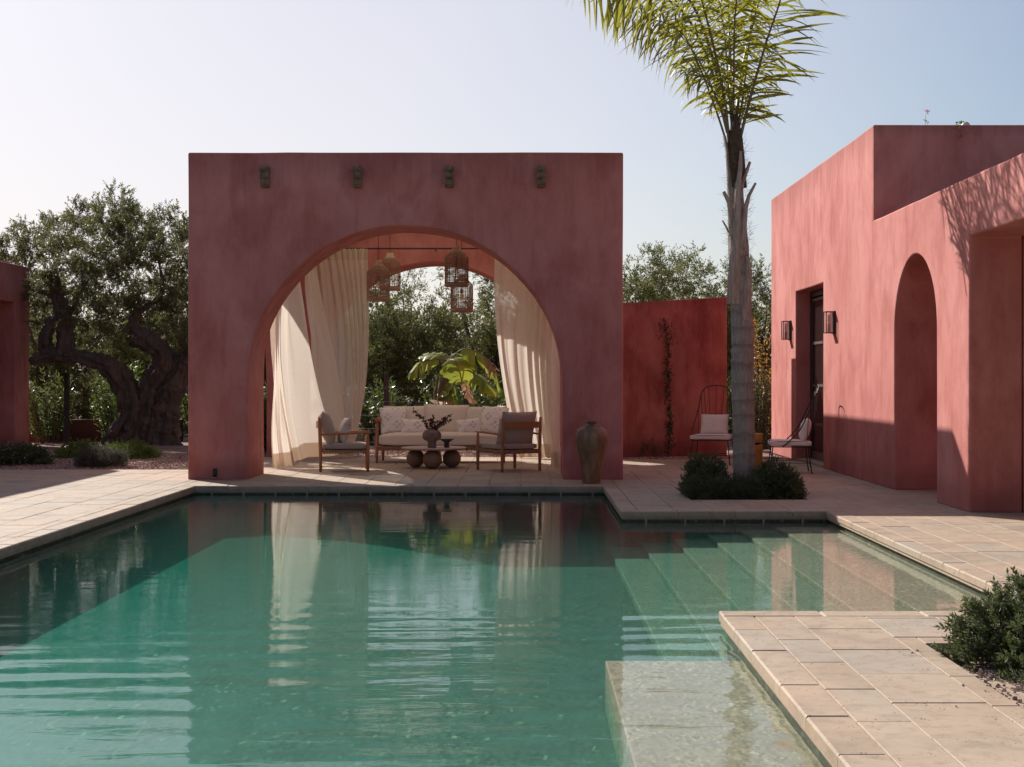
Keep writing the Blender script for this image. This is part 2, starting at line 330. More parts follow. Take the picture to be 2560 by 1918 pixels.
def linen(name, c, trans, transp):
    m, nt, b, N, L = mat(name); v = coords(nt)
    w1 = noi(nt, coords(nt, (1,1,60)), 3, 3, .6); w2 = noi(nt, coords(nt, (50,50,1)), 3, 3, .6)
    wv = mth(nt, 'ADD', mth(nt, 'MULTIPLY', w1, .5), mth(nt, 'MULTIPLY', w2, .5))
    c_ = mixc(nt, ramp(nt, wv, [(.35, (.4,.4,.4)), (.6, (0,0,0))]), c, tuple(x*.78 for x in c))
    L(c_, b.inputs['Base Color']); b.inputs['Roughness'].default_value = .9; b.inputs['Specular IOR Level'].default_value = .1
    bump(nt, wv, b, .2, .002)
    t = N('ShaderNodeBsdfTranslucent'); L(c_, t.inputs[0])
    mx = N('ShaderNodeMixShader'); mx.inputs[0].default_value = trans; L(b.outputs[0], mx.inputs[1]); L(t.outputs[0], mx.inputs[2])
    tp = N('ShaderNodeBsdfTransparent'); m2 = N('ShaderNodeMixShader'); m2.inputs[0].default_value = transp
    L(mx.outputs[0], m2.inputs[1]); L(tp.outputs[0], m2.inputs[2]); L(m2.outputs[0], nt.nodes['Material Output'].inputs[0]); return m
M['diffuser'] = linen('diffuser_canvas', (.92,.86,.76), .80, .0); M['linen'] = linen('curtain_linen', (.90,.82,.72), .50, .16)
M['hem'] = linen('curtain_hem', (.72,.60,.47), .35, .02)
def fabric(name, c, scale=260):
    m, nt, b, N, L = mat(name); f = noi(nt, coords(nt), scale, 2, .5); g = noi(nt, coords(nt), 7, 3, .5)
    c_ = mixc(nt, ramp(nt, f, [(.4, (.35,.35,.35)), (.6, (0,0,0))]), c, tuple(x*.75 for x in c))
    L(c_, b.inputs['Base Color']); b.inputs['Roughness'].default_value = .92; b.inputs['Specular IOR Level'].default_value = .15
    b.inputs['Sheen Weight'].default_value = .15
    bump(nt, mth(nt, 'ADD', mth(nt, 'MULTIPLY', f, .04), g), b, .35, .02); return m
M['taupe'] = fabric('taupe_canvas', (.80,.70,.59)); M['grey_cush'] = fabric('grey_canvas', (.46,.365,.30))
M['white_cush'] = fabric('white_canvas', (.84,.77,.70)); M['piping'] = fabric('dark_piping', (.03,.028,.028))
def pattern(name, base, ink, s=3.0):
    m, nt, b, N, L = mat(name); v = coords(nt, (s,s,s), 'UV', (0,0,R(45))); sp = N('ShaderNodeSeparateXYZ'); L(v, sp.inputs[0])
    def fr(x, k): return mth(nt, 'ABSOLUTE', mth(nt, 'SUBTRACT', mth(nt, 'FRACT', mth(nt, 'MULTIPLY', x, k)), .5))
    X, Y = sp.outputs[0], sp.outputs[1]
    r = mth(nt, 'MAXIMUM', fr(X, 1), fr(Y, 1))
    rings = mth(nt, 'GREATER_THAN', mth(nt, 'SINE', mth(nt, 'MULTIPLY', r, 62)), .25)
    x4, y4 = fr(X, 3), fr(Y, 3); cross = mth(nt, 'GREATER_THAN', mth(nt, 'MINIMUM', x4, y4), .13)
    ins = mth(nt, 'LESS_THAN', r, .41)
    k = mth(nt, 'MULTIPLY', mth(nt, 'MULTIPLY', rings, cross), ins)
    n = noi(nt, coords(nt, (1,1,1), 'UV'), 2.2, 3, .6); fade = ramp(nt, n, [(.35, (.25,.25,.25)), (.6, (.9,.9,.9))])
    L(mixc(nt, mth(nt, 'MULTIPLY', k, fade), base, ink), b.inputs['Base Color']); b.inputs['Roughness'].default_value = .9
    bump(nt, noi(nt, coords(nt), 8, 3), b, .3, .02); return m
M['pattern'] = pattern('block_print', (.88,.81,.76), (.20,.14,.13), 2.6); M['pattern2'] = pattern('dark_block_print', (.62,.53,.48), (.10,.075,.08), 2.4)
def wood(name, c1, c2, sc3=(1,1,8), rough=.5):
    m, nt, b, N, L = mat(name); f = noi(nt, coords(nt, sc3), 6, 6, .6, 1.2)
    L(ramp(nt, f, [(.3, c1), (.7, c2)]), b.inputs['Base Color']); b.inputs['Roughness'].default_value = rough; bump(nt, f, b, .15, .003); return m
M['teak'] = wood('teak', (.30,.115,.045), (.46,.20,.085), (9,9,1.2)); M['teak_dark'] = wood('dark_teak', (.15,.065,.035), (.26,.12,.065), (1.2,1.2,9), .45)
M['strap'] = simple('webbing', (.22,.115,.06), (.36,.20,.11), 40, .8, .3)
def ballwood():
    m, nt, b, N, L = mat('turned_wood'); v = coords(nt)
    wv = N('ShaderNodeTexWave'); wv.wave_type = 'RINGS'; wv.rings_direction = 'Y'; wv.inputs['Scale'].default_value = 16; wv.inputs['Distortion'].default_value = 3.5; wv.inputs['Detail'].default_value = 4
    L(v, wv.inputs['Vector'])
    c = ramp(nt, wv.outputs[1], [(.1, (.20,.095,.055)), (.8, (.27,.14,.085))])
    c = mixc(nt, ramp(nt, noi(nt, v, 3, 4), [(.4, (.5,.5,.5)), (.6, (0,0,0))]), c, (.12,.052,.03))
    L(c, b.inputs['Base Color']); b.inputs['Roughness'].default_value = .5; return m
M['ball'] = ballwood(); M['tabletop'] = simple('table_stone', (.36,.23,.18), (.48,.32,.25), 6, .5, .05)
M['roofing'] = simple('roof_gravel', (.07,.06,.055), (.14,.12,.11), 30, .95, .4); M['clay'] = simple('rough_clay', (.16,.11,.09), (.27,.20,.165), 14, .95, .6, .01)
M['dark_bowl'] = simple('dark_bowl', (.035,.028,.028), (.07,.055,.05), 20, .6, .2)
M['rattan'] = simple('rattan', (.24,.135,.085), (.46,.29,.19), 30, .75, .4, .003); M['rattan_pale'] = simple('pale_rattan', (.42,.30,.15), (.58,.43,.25), 30, .75, .3)
M['iron'] = simple('black_iron', (.010,.009,.009), (.022,.018,.016), 20, .45, .1)
M['frame'] = simple('door_paint', (.03,.022,.018), (.05,.038,.032), 12, .5, .1); M['bar'] = simple('door_bar', (.09,.07,.06), (.13,.10,.09), 12, .5, .05)
M['mustard'] = simple('mustard_glaze', (.33,.17,.035), (.47,.26,.06), 7, .45, .2)
M['spout'] = simple('weathered_wood', (.12,.08,.052), (.27,.19,.125), 14, .85, .6, .008)
def urn():
    m, nt, b, N, L = mat('urn_glaze'); v = coords(nt, (1,1,.5)); f = noi(nt, v, 6, 7, .7, .8); g = noi(nt, coords(nt, (1,1,.25)), 3.5, 4, .6)
    c = ramp(nt, f, [(.3, (.12,.058,.03)), (.5, (.26,.135,.07)), (.7, (.38,.22,.125))])
    c = mixc(nt, ramp(nt, g, [(.36, (.85,.85,.85)), (.52, (0,0,0))]), c, (.08,.045,.03))
    c = mixc(nt, ramp(nt, g, [(.58, (0,0,0)), (.7, (.6,.6,.6))]), c, (.19,.065,.035))
    L(c, b.inputs['Base Color']); L(ramp(nt, f, [(.3, (.25,.25,.25)), (.7, (.6,.6,.6))]), b.inputs['Roughness']); bump(nt, f, b, .4, .006); return m
M['urn'] = urn()
def glass(name, tint=(1,1,1), rough=.05, amt=.12):
    m = bpy.data.materials.new(name); m.use_nodes = True; nt = m.node_tree; nt.nodes.clear(); N = nt.nodes.new; L = nt.links.new
    o = N('ShaderNodeOutputMaterial'); g = N('ShaderNodeBsdfGlossy'); g.inputs['Roughness'].default_value = rough; t = N('ShaderNodeBsdfTransparent'); t.inputs[0].default_value = (*tint, 1)
    x = N('ShaderNodeMixShader'); x.inputs[0].default_value = amt; L(t.outputs[0], x.inputs[1]); L(g.outputs[0], x.inputs[2]); L(x.outputs[0], o.inputs[0]); return m
M['glass'] = glass('lantern_glass'); 
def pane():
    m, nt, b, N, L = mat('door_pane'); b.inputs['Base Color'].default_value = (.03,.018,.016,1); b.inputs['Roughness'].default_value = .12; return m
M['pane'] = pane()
M['bulb'] = glass('bulb_glass', (.9,.75,.55), .02, .35); M['candle'] = simple('lamp_tube', (.55,.45,.40), (.66,.55,.50), 9, .4, 0)
def gravel(name, c1, c2, c3, scale=45):
    m, nt, b, N, L = mat(name); v = coords(nt); vo = N('ShaderNodeTexVoronoi'); vo.inputs['Scale'].default_value = scale; L(v, vo.inputs['Vector'])
    c = ramp(nt, vo.outputs['Color'], [(0, c1), (.5, c2), (1, c3)]); n = noi(nt, v, .8, 4)
    c = mixc(nt, ramp(nt, n, [(.4, (0,0,0)), (.65, (.6,.6,.6))]), c, tuple(x*.6 for x in c1))
    L(c, b.inputs['Base Color']); b.inputs['Roughness'].default_value = .95
    bump(nt, mth(nt, 'ADD', mth(nt, 'MULTIPLY', vo.outputs['Distance'], -1), mth(nt, 'MULTIPLY', noi(nt, v, 3, 4), 2)), b, 1, .02); return m
M['gravel'] = gravel('pink_gravel', (.20,.115,.09), (.34,.22,.18), (.46,.34,.29)); M['earth'] = gravel('dry_earth', (.20,.14,.075), (.30,.22,.12), (.38,.30,.18), 60)
M['pebble'] = None
def peb():
    m, nt, b, N, L = mat('pebble'); g = N('ShaderNodeNewGeometry')
    L(ramp(nt, g.outputs['Random Per Island'], [(0, (.22,.13,.10)), (.5, (.40,.27,.22)), (1, (.58,.47,.41))]), b.inputs['Base Color']); b.inputs['Roughness'].default_value = .9; return m
M['pebble'] = peb()

# ================================================================ SETTING
# ground: one sheet to the horizon, a mounded gravel bed at the back left
def ground():
    xs = sorted(set([-400,-150,-60,-30]+list(np.arange(-14, 9, .5))+[14,30,60,150,400])); ys = sorted(set([-60,-10,0]+list(np.arange(2, 34, .5))+[40,60,120,300,900]))
    V = []; Fc = []
    for y in ys:
        for x in xs:
            z = -.02
            if y > 21.6 and x < -4.8: z += .05*min(1, (y-21.6)/1.5)+.10*math.exp(-((x+7)**2+(y-26)**2)/5)
            if -4.6 < x < 8 and 2 < y < 25: z = -1.3
            if x <= -4.6 and 0 < y < 21.4: z = -1.3
            if 4.2 > x > 1.3 and y >= 24.4: z = -.0
            if x>=-4.6 and y >= 24.9 and x < 1.4: z = -.012
            if y > 26 : z += .03*noise.noise(Vector((x*.6, y*.6, 0)))
            V.append((x, y, z))
    n = len(xs)
    for j in range(len(ys)-1):
        for i in range(n-1): Fc.append((j*n+i, j*n+i+1, (j+1)*n+i+1, (j+1)*n+i))
    o = npmesh('ground', V, Fc, M['gravel'], smooth=True); tag(o, 'pinkish brown gravel and soil around the buildings', None, None, 'structure')
ground()

# the pool outline (edge of the coping) and the paved rectangles
PL, PF, PR1, PS, PR2, PN, PE = -4.22, 18.13, .98, 14.68, 3.10, 8.39, 1.135
CP = .185                                                     # coping width
HOLES = [(1.87, 3.2, 16.1, 17.95), (2.07, 3.45, 3.4, 7.37)]
RECTS = [(-9.95, PL-CP, 3.2, 21.45), (PL-CP, PR1+CP, PF+CP, 21.45), (-4.6, PR1+CP, 21.45, 24.85), (PR1+CP, 4.2, PS+CP, 24.25), (4.2, 7.4, 14.2, 24.0),
         (PR2+CP, 7.4, 3.2, 14.2), (PR2+CP, 4.2, 14.2, PS+CP), (PE+CP, PR2+CP, 3.2, PN-CP)]
def paving():
    rnd = random.Random(4); mb = MB(); x = -10.2; col = 0
    while x < 7.6:
        wd = .405; y = 2.6+rnd.random()*.5; cuts = []
        while y < 26:
            ln = rnd.choice((.592,.592,.592,.40,.80)); cuts.append((y, y+ln)); y += ln
        for (y0, y1) in cuts:
            dz = rnd.uniform(-.0015, .0015)
            for (a, b, c, d) in RECTS:
                X0, X1, Y0, Y1 = max(x, a), min(x+wd, b), max(y0, c), min(y1, d)
                if X1-X0 < .02 or Y1-Y0 < .02: continue
                parts = [(X0, X1, Y0, Y1)]
                for (ha, hb, hc, hd) in HOLES:
                    nxt = []
                    for (p, q, r, s_) in parts:
                        if q <= ha or p >= hb or s_ <= hc or r >= hd: nxt.append((p, q, r, s_)); continue
                        if p < ha: nxt.append((p, ha, r, s_))
                        if q > hb: nxt.append((hb, q, r, s_))
                        if r < hc: nxt.append((max(p, ha), min(q, hb), r, hc))
                        if s_ > hd: nxt.append((max(p, ha), min(q, hb), hd, s_))
                    parts = nxt
                for (p, q, r, s_) in parts:
                    if q-p < .015 or s_-r < .015: continue
                    g = .0022; gy = .0035; mb.tile(p+g, q-g, r+gy, s_-gy, -.05, dz)
        x += wd; col += 1
    tag(mb.build('patio', M['stone'], fix=False), 'travertine slab paving round the pool', None, None, 'structure')
paving()
def bed():
    mb = MB()
    def sub(a, b, c, d):
        mb.box(a, b, c, d, -.6, -.010)
    sub(-9.95, PL-.05, 3.2, 21.44); sub(PL-.05, PR1-.05+.1, PF+.05, 21.44); sub(-4.6, 1.03, 21.441, 24.84)
    X = PR1+.05
    sub(X, 1.87, PS+.05, 24.25); sub(3.2, 7.4, PS+.05, 24.25); sub(1.87, 3.2, PS+.05, 16.1); sub(1.87, 3.2, 17.95, 24.25)
    sub(PR2+.05, 7.4, PN-.05, PS+.05); sub(PE+.05, 2.07, 3.2, PN-.05); sub(2.07, 3.45, 7.37, PN-.05); sub(3.45, 7.4, 3.2, PN-.05); sub(2.07,3.45,3.2,3.4)
    mb.box(1.871, 3.199, 16.101, 17.949, -.6, -.045); mb.box(2.071, 3.449, 3.401, 7.369, -.6, -.045)
    tag(mb.build('patio_base', M['grout']), 'mortar bed under the paving slabs', None, None, 'structure')
bed()
def coping():
    rnd = random.Random(9); mb = MB(); t = .055; o = .03
    def run(axis, a0, a1, b0, b1):            # axis 'y': runs along Y with x in (b0,b1)
        p = a0
        while p < a1-.01:
            q = min(a1, p+rnd.choice((.59,.59,.40,.80)))
            if a1-q < .15: q = a1
            dz = rnd.uniform(-.001, .002)
            if axis == 'y': mb.tile(b0, b1, p+.0025, q-.0025, -t, dz+.001, .009)
            else: mb.tile(p+.0025, q-.0025, b0, b1, -t, dz+.001, .009)
            p = q
    run('y', 3.2, PF, PL-CP+.002, PL); run('x', PL-CP, PR1, PF, PF+CP-.002); run('y', PS+CP, PF+CP, PR1, PR1+CP-.002); run('x', PR1, PR2+CP, PS, PS+CP-.002)
    run('y', PN, PS, PR2, PR2+CP-.002); run('x', PE, PR2+CP, PN-CP+.002, PN); run('y', 3.2, PN-CP, PE, PE+CP-.002)
    # thin second course of stone under the slabs, then small piers standing in the shadow gap at the back
    for (a, b, c, d) in ((PL-.15, PL-.012, 3.2, PF+.12), (PL-.012, PR1+.012, PF+.012, PF+.12), (PR1+.012, PR1+.12, PS+.012, PF+.12), (PR1+.12, PR2+.012, PS+.012, PS+.12),
                         (PR2+.012, PR2+.12, PN-.12, PS+.12), (PE+.12, PR2+.012, PN-.12, PN-.012), (PE+.012, PE+.12, 3.2, PN-.012)):
        mb.box(a, b, c, d, -.083, -t-.001)
    x = PL+.2
    while x < PR1: mb.box(x, x+.022, PF+.018, PF+.06, -.16, -.0835); x += .405
    x = PR1+.25
    while x < PR2: mb.box(x, x+.022, PS+.018, PS+.06, -.16, -.0835); x += .405
    tag(mb.build('pool_coping', M['stone'], fix=False), 'travertine edging slabs along the pool rim', None, None, 'structure')
coping()
WZ = -.105; DEEP = -.44
def pool():
    s = .045; mb = MB()
    o = [(PL-s, 2.6), (PL-s, PF+s), (PR1+s, PF+s), (PR1+s, PS+s), (PR2+s, PS+s), (PR2+s, PN-s), (PE+s, PN-s), (PE+s, 2.6)]
    n = len(o); vs = [(x, y, -.9) for x, y in o]+[(x, y, -.06) for x, y in o]
    fs = [(i, (i+1)%n, (i+1)%n+n, i+n) for i in range(n)]
    mb.add(vs, fs)
    fx = [PL-s, -3.3, -2.6, -2.0, -1.5, PR2+s]; fz = [-.62, -.57, -.51, -.46, DEEP, DEEP]; nf = len(fx)    # floor, sloping down to the left wall
    mb.add([(x, y, z) for x, z in zip(fx, fz) for y in (2.6, PF+s)], [(2*i, 2*i+2, 2*i+3, 2*i+1) for i in range(nf-1)])
    # entry steps running down from the right edge, and the bench beside the near terrace
    e = [.86, 1.19, 1.53, 1.87, 2.22, 2.58]; top = [-.372, -.325, -.280, -.236, -.194, -.155]
    tag(mb.build('pool_basin', M['basin'], bevel=.008), 'green-looking pebble finished pool floor and walls', None, None, 'structure'); mb = MB()
    for k in range(6): mb.box(e[k], (e[k+1] if k < 5 else PR2+s-.001), PN-s+.001+.0005*k, PS+s-.002-.0005*k, DEEP+.001, top[k])
    mb.box(.43, PE+s-.001, 2.7, 7.72, DEEP+.001, WZ-.055)
    tag(mb.build('pool_steps', M['sand'], bevel=.008), 'sandy underwater steps and bench of the pool', None, None, 'structure')
    wb = MB(); s2 = s+.006
    o2 = [(PL-s2, 2.5), (PL-s2, PF+s2), (PR1+s2, PF+s2), (PR1+s2, PS+s2), (PR2+s2, PS+s2), (PR2+s2, PN-s2), (PE+s2, PN-s2), (PE+s2, 2.5)]
    wb.prism(o2, 'z', -.95, WZ)
    tag(wb.build('water', M['water']), 'still green pool water reflecting the pavilion', None, None, 'structure')
pool()

# ================================================================ PAVILION
PX0, PX1, PY0, PY1, PT = -4.594, 1.32, 19.33, 26.45, 4.447
AX, AR, AS = -1.645, 2.145, 1.307                              # arch centre, radius, spring height
def arch_outline(a0, a1, z1, c, rx, zs, rz, n=56):
    p = [(a0, -.01), (c-rx, -.01)]
    for k in range(n+1):
        t = math.pi-math.pi*k/n; p.append((c+rx*math.cos(t), zs+rz*math.sin(t)))
    return p+[(c+rx, -.01), (a1, -.01), (a1, z1), (a0, z1)]
pav = empty('garden_pavilion', ((PX0+PX1)/2, PY0, 0), 0, 'dark pink plastered pavilion with a wide round arch at the far end of the pool', 'pavilion')
def pchild(o):
    o.parent = pav; o.matrix_parent_inverse = Matrix.Translation(-pav.location); return o
pchild(MB().rough(arch_outline(PX0, PX1, PT, AX, AR, AS, AR), 'y', PY0, PY0+1.0).build('front_wall', M['stucco'], bevel=.024, seg=4))
pchild(MB().rough(arch_outline(PX0, PX1, PT, AX, AR, AS, AR), 'y', 25.4, PY1).build('rear_wall', M['stucco'], bevel=.018))
for x0, x1 in ((PX0+.002, -3.79), (.50, PX1-.002)):
    pchild(MB().prism(arch_outline(PY0+1.0, 25.4, PT-.002, (PY0+1+25.4)/2, 2.3, 1.15, 2.3), 'x', x0, x1).build('side_wall', M['stucco'], bevel=.01))
pchild(MB().box(-3.80, .51, PY0+.98, 25.42, 4.20, 4.204).build('diffuser_roof', M['diffuser']))       # unseen roof between beams, made translucent to brighten the seating below
bmm = MB()
for x in (-3.0, -2.2, -1.4, -.6, .2): bmm.box(x-.03, x+.03, PY0+.99, 25.41, 4.10, 4.198)
pchild(bmm.build('roof_beams', M['spout']))
for cx, tilt in ((665,.05),(895,.03),(1124,0),(1353,0)):       # carved wooden spouts
    p = Q(cx, 444, PY0); mb = MB()
    prof = [(0, .14)]
    for k in range(3):
        z0 = .14-.093*k; prof += [(-.19+.03*k, z0), (-.20+.03*k, z0-.03), (-.185+.03*k, z0-.06), (-.15+.03*k, z0-.082), (-.15+.03*k, z0-.093)]
    prof.append((0, -.14))
    mb.prism([(y+PY0+.004, z+p.z) for y, z in prof], 'x', p.x-.055, p.x+.055); o = mb.build('corbel', M['spout'], bevel=.004); pchild(o)
# little black ground spotlight on the left pier
sp = empty('spotlight', Q(537, 1183, PY0-.03), 0, 'tiny black cylinder spotlight low on the left pavilion pier', 'spotlight')
MB().box(-.02, .02, 0, .035, .02, .06).build('bracket', M['iron'], sp); MB().lathe([(.022,-.05),(.026,-.045),(.026,.055),(.02,.06)], (0,-.005,0), 16).build('lamp_body', M['iron'], sp)
MB().tube([(0,0,-.05), (0,0,-.065)], .012, 8).build('glass_tip', M['candle'], sp)

# ================================================================ RIGHT-HAND HOUSE
HX = 4.54
hs = empty('garden_house', (HX, 14.57, 0), 0, 'sunlit pink plastered house with a door recess and narrow arched opening on the right', 'house')
def hchild(o): o.parent = hs; o.matrix_parent_inverse = Matrix.Translation(-hs.location); return o
def house():
    T1, T2 = 4.69, 3.44
    # street wall as one outline in (y,z) with the portico, arch and door openings cut by building it from panels
    a0, a1, ac, ar, acr = 15.73, 17.53, 16.63, .90, 2.82
    # outline: going along the foot from near to far
    p = [(2.2, 2.83), (14.57, 2.83), (14.57, -.01), (a0, -.01)]
    n = 40
    for k in range(n+1):
        t = math.pi-math.pi*k/n; p.append((ac+ar*math.cos(t), 1.92+.90*math.sin(t)))
    p += [(a1, -.01), (21.73, -.01), (21.73, 2.83), (23.95, 2.83), (23.95, -.01), (26.33, -.01), (26.33, T1), (18.6, T1), (18.6, T2), (2.2, T2)]
    hchild(MB().rough(p, 'x', HX, HX+.55).build('long_wall', M['stucco'], bevel=.026, seg=4))
    hchild(MB().box(HX+.003, 11, 18.594, 19.1, 2.98, T1-.001).build('upper_wall', M['stucco'], bevel=.012))
    hchild(MB().box(HX+.555, 11, 25.8, 26.3, 0, T1-.001).build('rear_wall', M['stucco']))
    hchild(MB().box(HX+.56, 11, 19.11, 25.79, T1-.5, T1-.3).box(HX+.56, 11, 2.2, 18.59, 2.96, 3.1).build('roof', M['roofing']))
    # inside of the arch: a passage closed behind, and the portico
    hchild(MB().box(HX+.56, 8, a1+.001, a1+.4, -.01, 2.9).box(7, 7.4, 14.0, a1, -.01, 2.9).build('passage_wall', M['stucco']))
    hchild(MB().box(HX+.56, 6.99, 14.572, 15.0, -.01, 2.955).build('portico_wall', M['stucco'], bevel=.01))
    hchild(MB().box(HX+.56, 11, 2.2, 14.56, 2.836, 2.95).build('portico_ceiling', M['stucco']))
    hchild(MB().box(9.4, 9.8, 2.2, 14.5, -.01, 2.83).build('portico_back_wall', M['stucco']))
house()
# door in the recess
door = empty('door', (HX+.24, 22.84, 0)); hchild(door)
def door_():
    d0, d1 = -1.11, 1.11; fr = MB()
    for y in (d0+.001, d1-.10): fr.box(0, .06, y, y+.099, 0, 2.829)
    fr.box(0, .06, d0+.1, d1-.1, 2.73, 2.829); fr.box(0.002, .058, -.04, .04, 0, 2.73)
    fr.build('door_frame', M['frame'], door, bevel=.004)
    for (a, b) in ((d0+.10, -.04), (.04, d1-.10)):
        lf = MB()
        for y in (a+.001, b-.071): lf.box(.012, .05, y, y+.07, .001, 2.72)
        lf.build('door_stile', M['frame'], door)
        MB().box(.028, .034, a+.07, b-.07, .1, 2.70).build('door_pane', M['pane'], door)
        for z in (.05, .62, 1.26, 1.96, 2.68):
            MB().box(.010, .05, a+.071, b-.071, z-.022-(z<.1)*.03, z+.022+(z<.1)*.09).build('door_bar', M['bar'], door)
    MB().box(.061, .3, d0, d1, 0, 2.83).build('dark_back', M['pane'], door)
door_()
sill = MB().box(HX+.02, HX+.24, 21.74, 23.94, -.02, .035).build('door_step', M['stone']); hchild(sill)

def lantern(Y, zc, label):
    e = empty('wall_lantern', (HX, Y, zc), 0, label, 'lantern', 'black wall lanterns beside the door')
    h, d0, d1, wv = .155, -.135, 0, .095; b = .011; mb = MB()
    MB().box(-.022, 0, -wv-.01, wv+.01, -h-.012, h+.012).build('back_plate', M['iron'], e, bevel=.003)
    for x in (d0, -.034):
        for y in (-wv, wv): mb.box(x-b/2, x+b/2, y-b/2, y+b/2, -h, h)
    for z in (-h, h):
        mb.box(d0-b/2, -.03, -wv-b/2, wv+b/2, z-b/2*(1+.002), z+b/2)
    mb.build('lantern_frame', M['iron'], e)
    MB().box(d0-.001, d0+.001, -wv+b/2, wv-b/2, -h+b/2, h-b/2).box(d0+b/2, -.04, -wv-.001, -wv+.001, -h+b/2, h-b/2).box(d0+b/2, -.04, wv-.001, wv+.001, -h+b/2, h-b/2).build('glass_pane', M['glass'], e)
    MB().lathe([(.018,-h+.01),(.020,-h+.012),(.020,-.015),(.017,-.012)], (-.08,0,0), 14).build('lamp_holder', M['iron'], e)
    MB().lathe([(.006,-.012),(.017,0),(.018,.09),(.010,.115),(.002,.12)], (-.08,0,0), 14).build('bulb', M['candle'], e)
lantern(24.42, 2.20, 'black box lantern on the pink house, left of the door and smaller in view')
lantern(20.95, 2.20, 'black box lantern on the pink house, right of the door and nearer')

# ================================================================ LEFT HOUSE AND GARDEN WALLS
lh = empty('side_house', (-9.95, 28.5, 0), 0, 'shaded dark pink house cut by the left edge of the photo', 'house')
def lc(o): o.parent = lh; o.matrix_parent_inverse = Matrix.Translation(-lh.location); return o
lc(MB().prism([(26.25,-.05),(26.3,-.05),(26.3,2.86),(27.7,2.86),(27.7,-.05),(28.5,-.05),(28.5,3.60),(26.25,3.60)], 'x', -10.4, -9.95).build('long_wall', M['stucco'], bevel=.018))
lc(MB().box(-14, -10.401, 28.05, 28.5, -.05, 3.598).box(-10.95, -10.75, 26.3, 28.04, -.05, 3.4).build('rear_wall', M['stucco']))
lc(MB().box(-14, -10.41, 26.25, 28.04, 3.3, 3.5).build('roof', M['stucco']))
lc(MB().box(-14, -9.96, 4.0, 26.249, -.3, 4.42).build('unseen_shadow_block', M['stucco']))  # unseen taller block, added so its shadow falls along the left paving

gw = MB(); a = G(1540,1147); b = G(1817,1140.5); b.y = 25.2; a.y = 24.55; a.x = 1.33; b.x = 3.56
gw.add([(a.x,a.y,-.02),(b.x,b.y,-.02),(b.x,b.y+.42,-.02),(a.x,a.y+.42,-.02),(a.x,a.y,2.66),(b.x,b.y,2.82),(b.x,b.y+.42,2.82),(a.x,a.y+.42,2.66)],
       [(0,3,2,1),(4,5,6,7),(0,1,5,4),(1,2,6,5),(2,3,7,6),(3,0,4,7)])
tag(gw.build('garden_wall', M['stucco_red'], bevel=.015), 'deep red plastered garden wall with a thin vine, right of the pavilion', 'wall')
tag(MB().box(-11, -7.35, 30.2, 30.5, -.05, .50).build('low_wall', M['stucco_dark'], bevel=.01), 'low dark red garden wall behind the old olive tree', 'wall')

# ================================================================ PLANTS: leaf clouds
def blades(P, D, U, ln, wd, fold=.0, bend=0.):
    """one folded leaf (4 verts, 1 quad as a kite) per point; P base, D direction, U side"""
    n = len(P); tip = P+D*ln[:, None]; mid = P+D*(ln*.45)[:, None]
    Nn = np.cross(D, U); mid = mid+Nn*(ln*bend)[:, None]
    l = mid-U*(wd/2)[:, None]; r = mid+U*(wd/2)[:, None]
    V = np.stack([P, r, tip, l], 1).reshape(-1, 3); Fc = np.arange(n*4).reshape(-1, 4); return V, Fc
def unit(a): return a/np.maximum(np.linalg.norm(a, axis=-1, keepdims=True), 1e-9)
def sprigs(rs, tips, outd, ntw, nlf, tl, ll, lw, spread=.8, upb=.25, droop=0.):
    """tips (n,3) clump centres, outd (n,3) outward; every clump carries ntw twigs, every twig nlf leaves"""
    n = len(tips); T = np.repeat(tips, ntw, 0); O = np.repeat(outd, ntw, 0)
    d = unit(O+rs.normal(0, spread, T.shape)+np.array([0, 0, upb])); st = T+rs.normal(0, tl*.22, T.shape)
    m = len(T); L_ = tl*rs.uniform(.5, 1.25, m)
    k = np.tile(np.linspace(.12, 1, nlf), m); S = np.repeat(st, nlf, 0); D = np.repeat(d, nlf, 0); LL = np.repeat(L_, nlf)
    P = S+D*(k*LL)[:, None]; P[:, 2] -= droop*(k**2)*LL
    rnd = rs.normal(0, 1, P.shape); side = unit(np.cross(D, rnd)); ld = unit(D*.75+side*.75)
    U = unit(np.cross(ld, rs.normal(0, 1, P.shape)))
    ln = ll*rs.uniform(.65, 1.25, len(P)); wd = lw*rs.uniform(.7, 1.2, len(P))
    return blades(P, ld, U, ln, wd, bend=.06), (st, st+d*L_[:, None])
def stems_mesh(A, B, r0, r1):
    """three-sided sticks"""
    d = unit(B-A); s = unit(np.cross(d, np.array([.3, .5, .8]))); t = np.cross(d, s); V = []; n = len(A)
    for k in range(3):
        c, q = math.cos(2.094*k), math.sin(2.094*k); V.append(A+(s*c+t*q)*r0); V.append(B+(s*c+t*q)*r1)
    V = np.stack(V, 1).reshape(-1, 3); base = np.arange(n)[:, None]*6
    Fc = np.concatenate([base+np.array([[0, 2, 3, 1]]), base+np.array([[2, 4, 5, 3]]), base+np.array([[4, 0, 1, 5]])]); return V, Fc

def crown_blobs(rs, blobs, per, jitter=.25):
    pts = []; outs = []
    for (c, r) in blobs:
        c = np.array(c); n = max(4, int(per*r[0]*r[2]))
        v = unit(rs.normal(0, 1, (n, 3))); rad = rs.uniform(.35, 1.0, n)**.5
        p = c+v*rad[:, None]*np.array(r); pts.append(p); outs.append(unit(v+np.array([0, 0, .3])))
    return np.concatenate(pts), np.concatenate(outs)

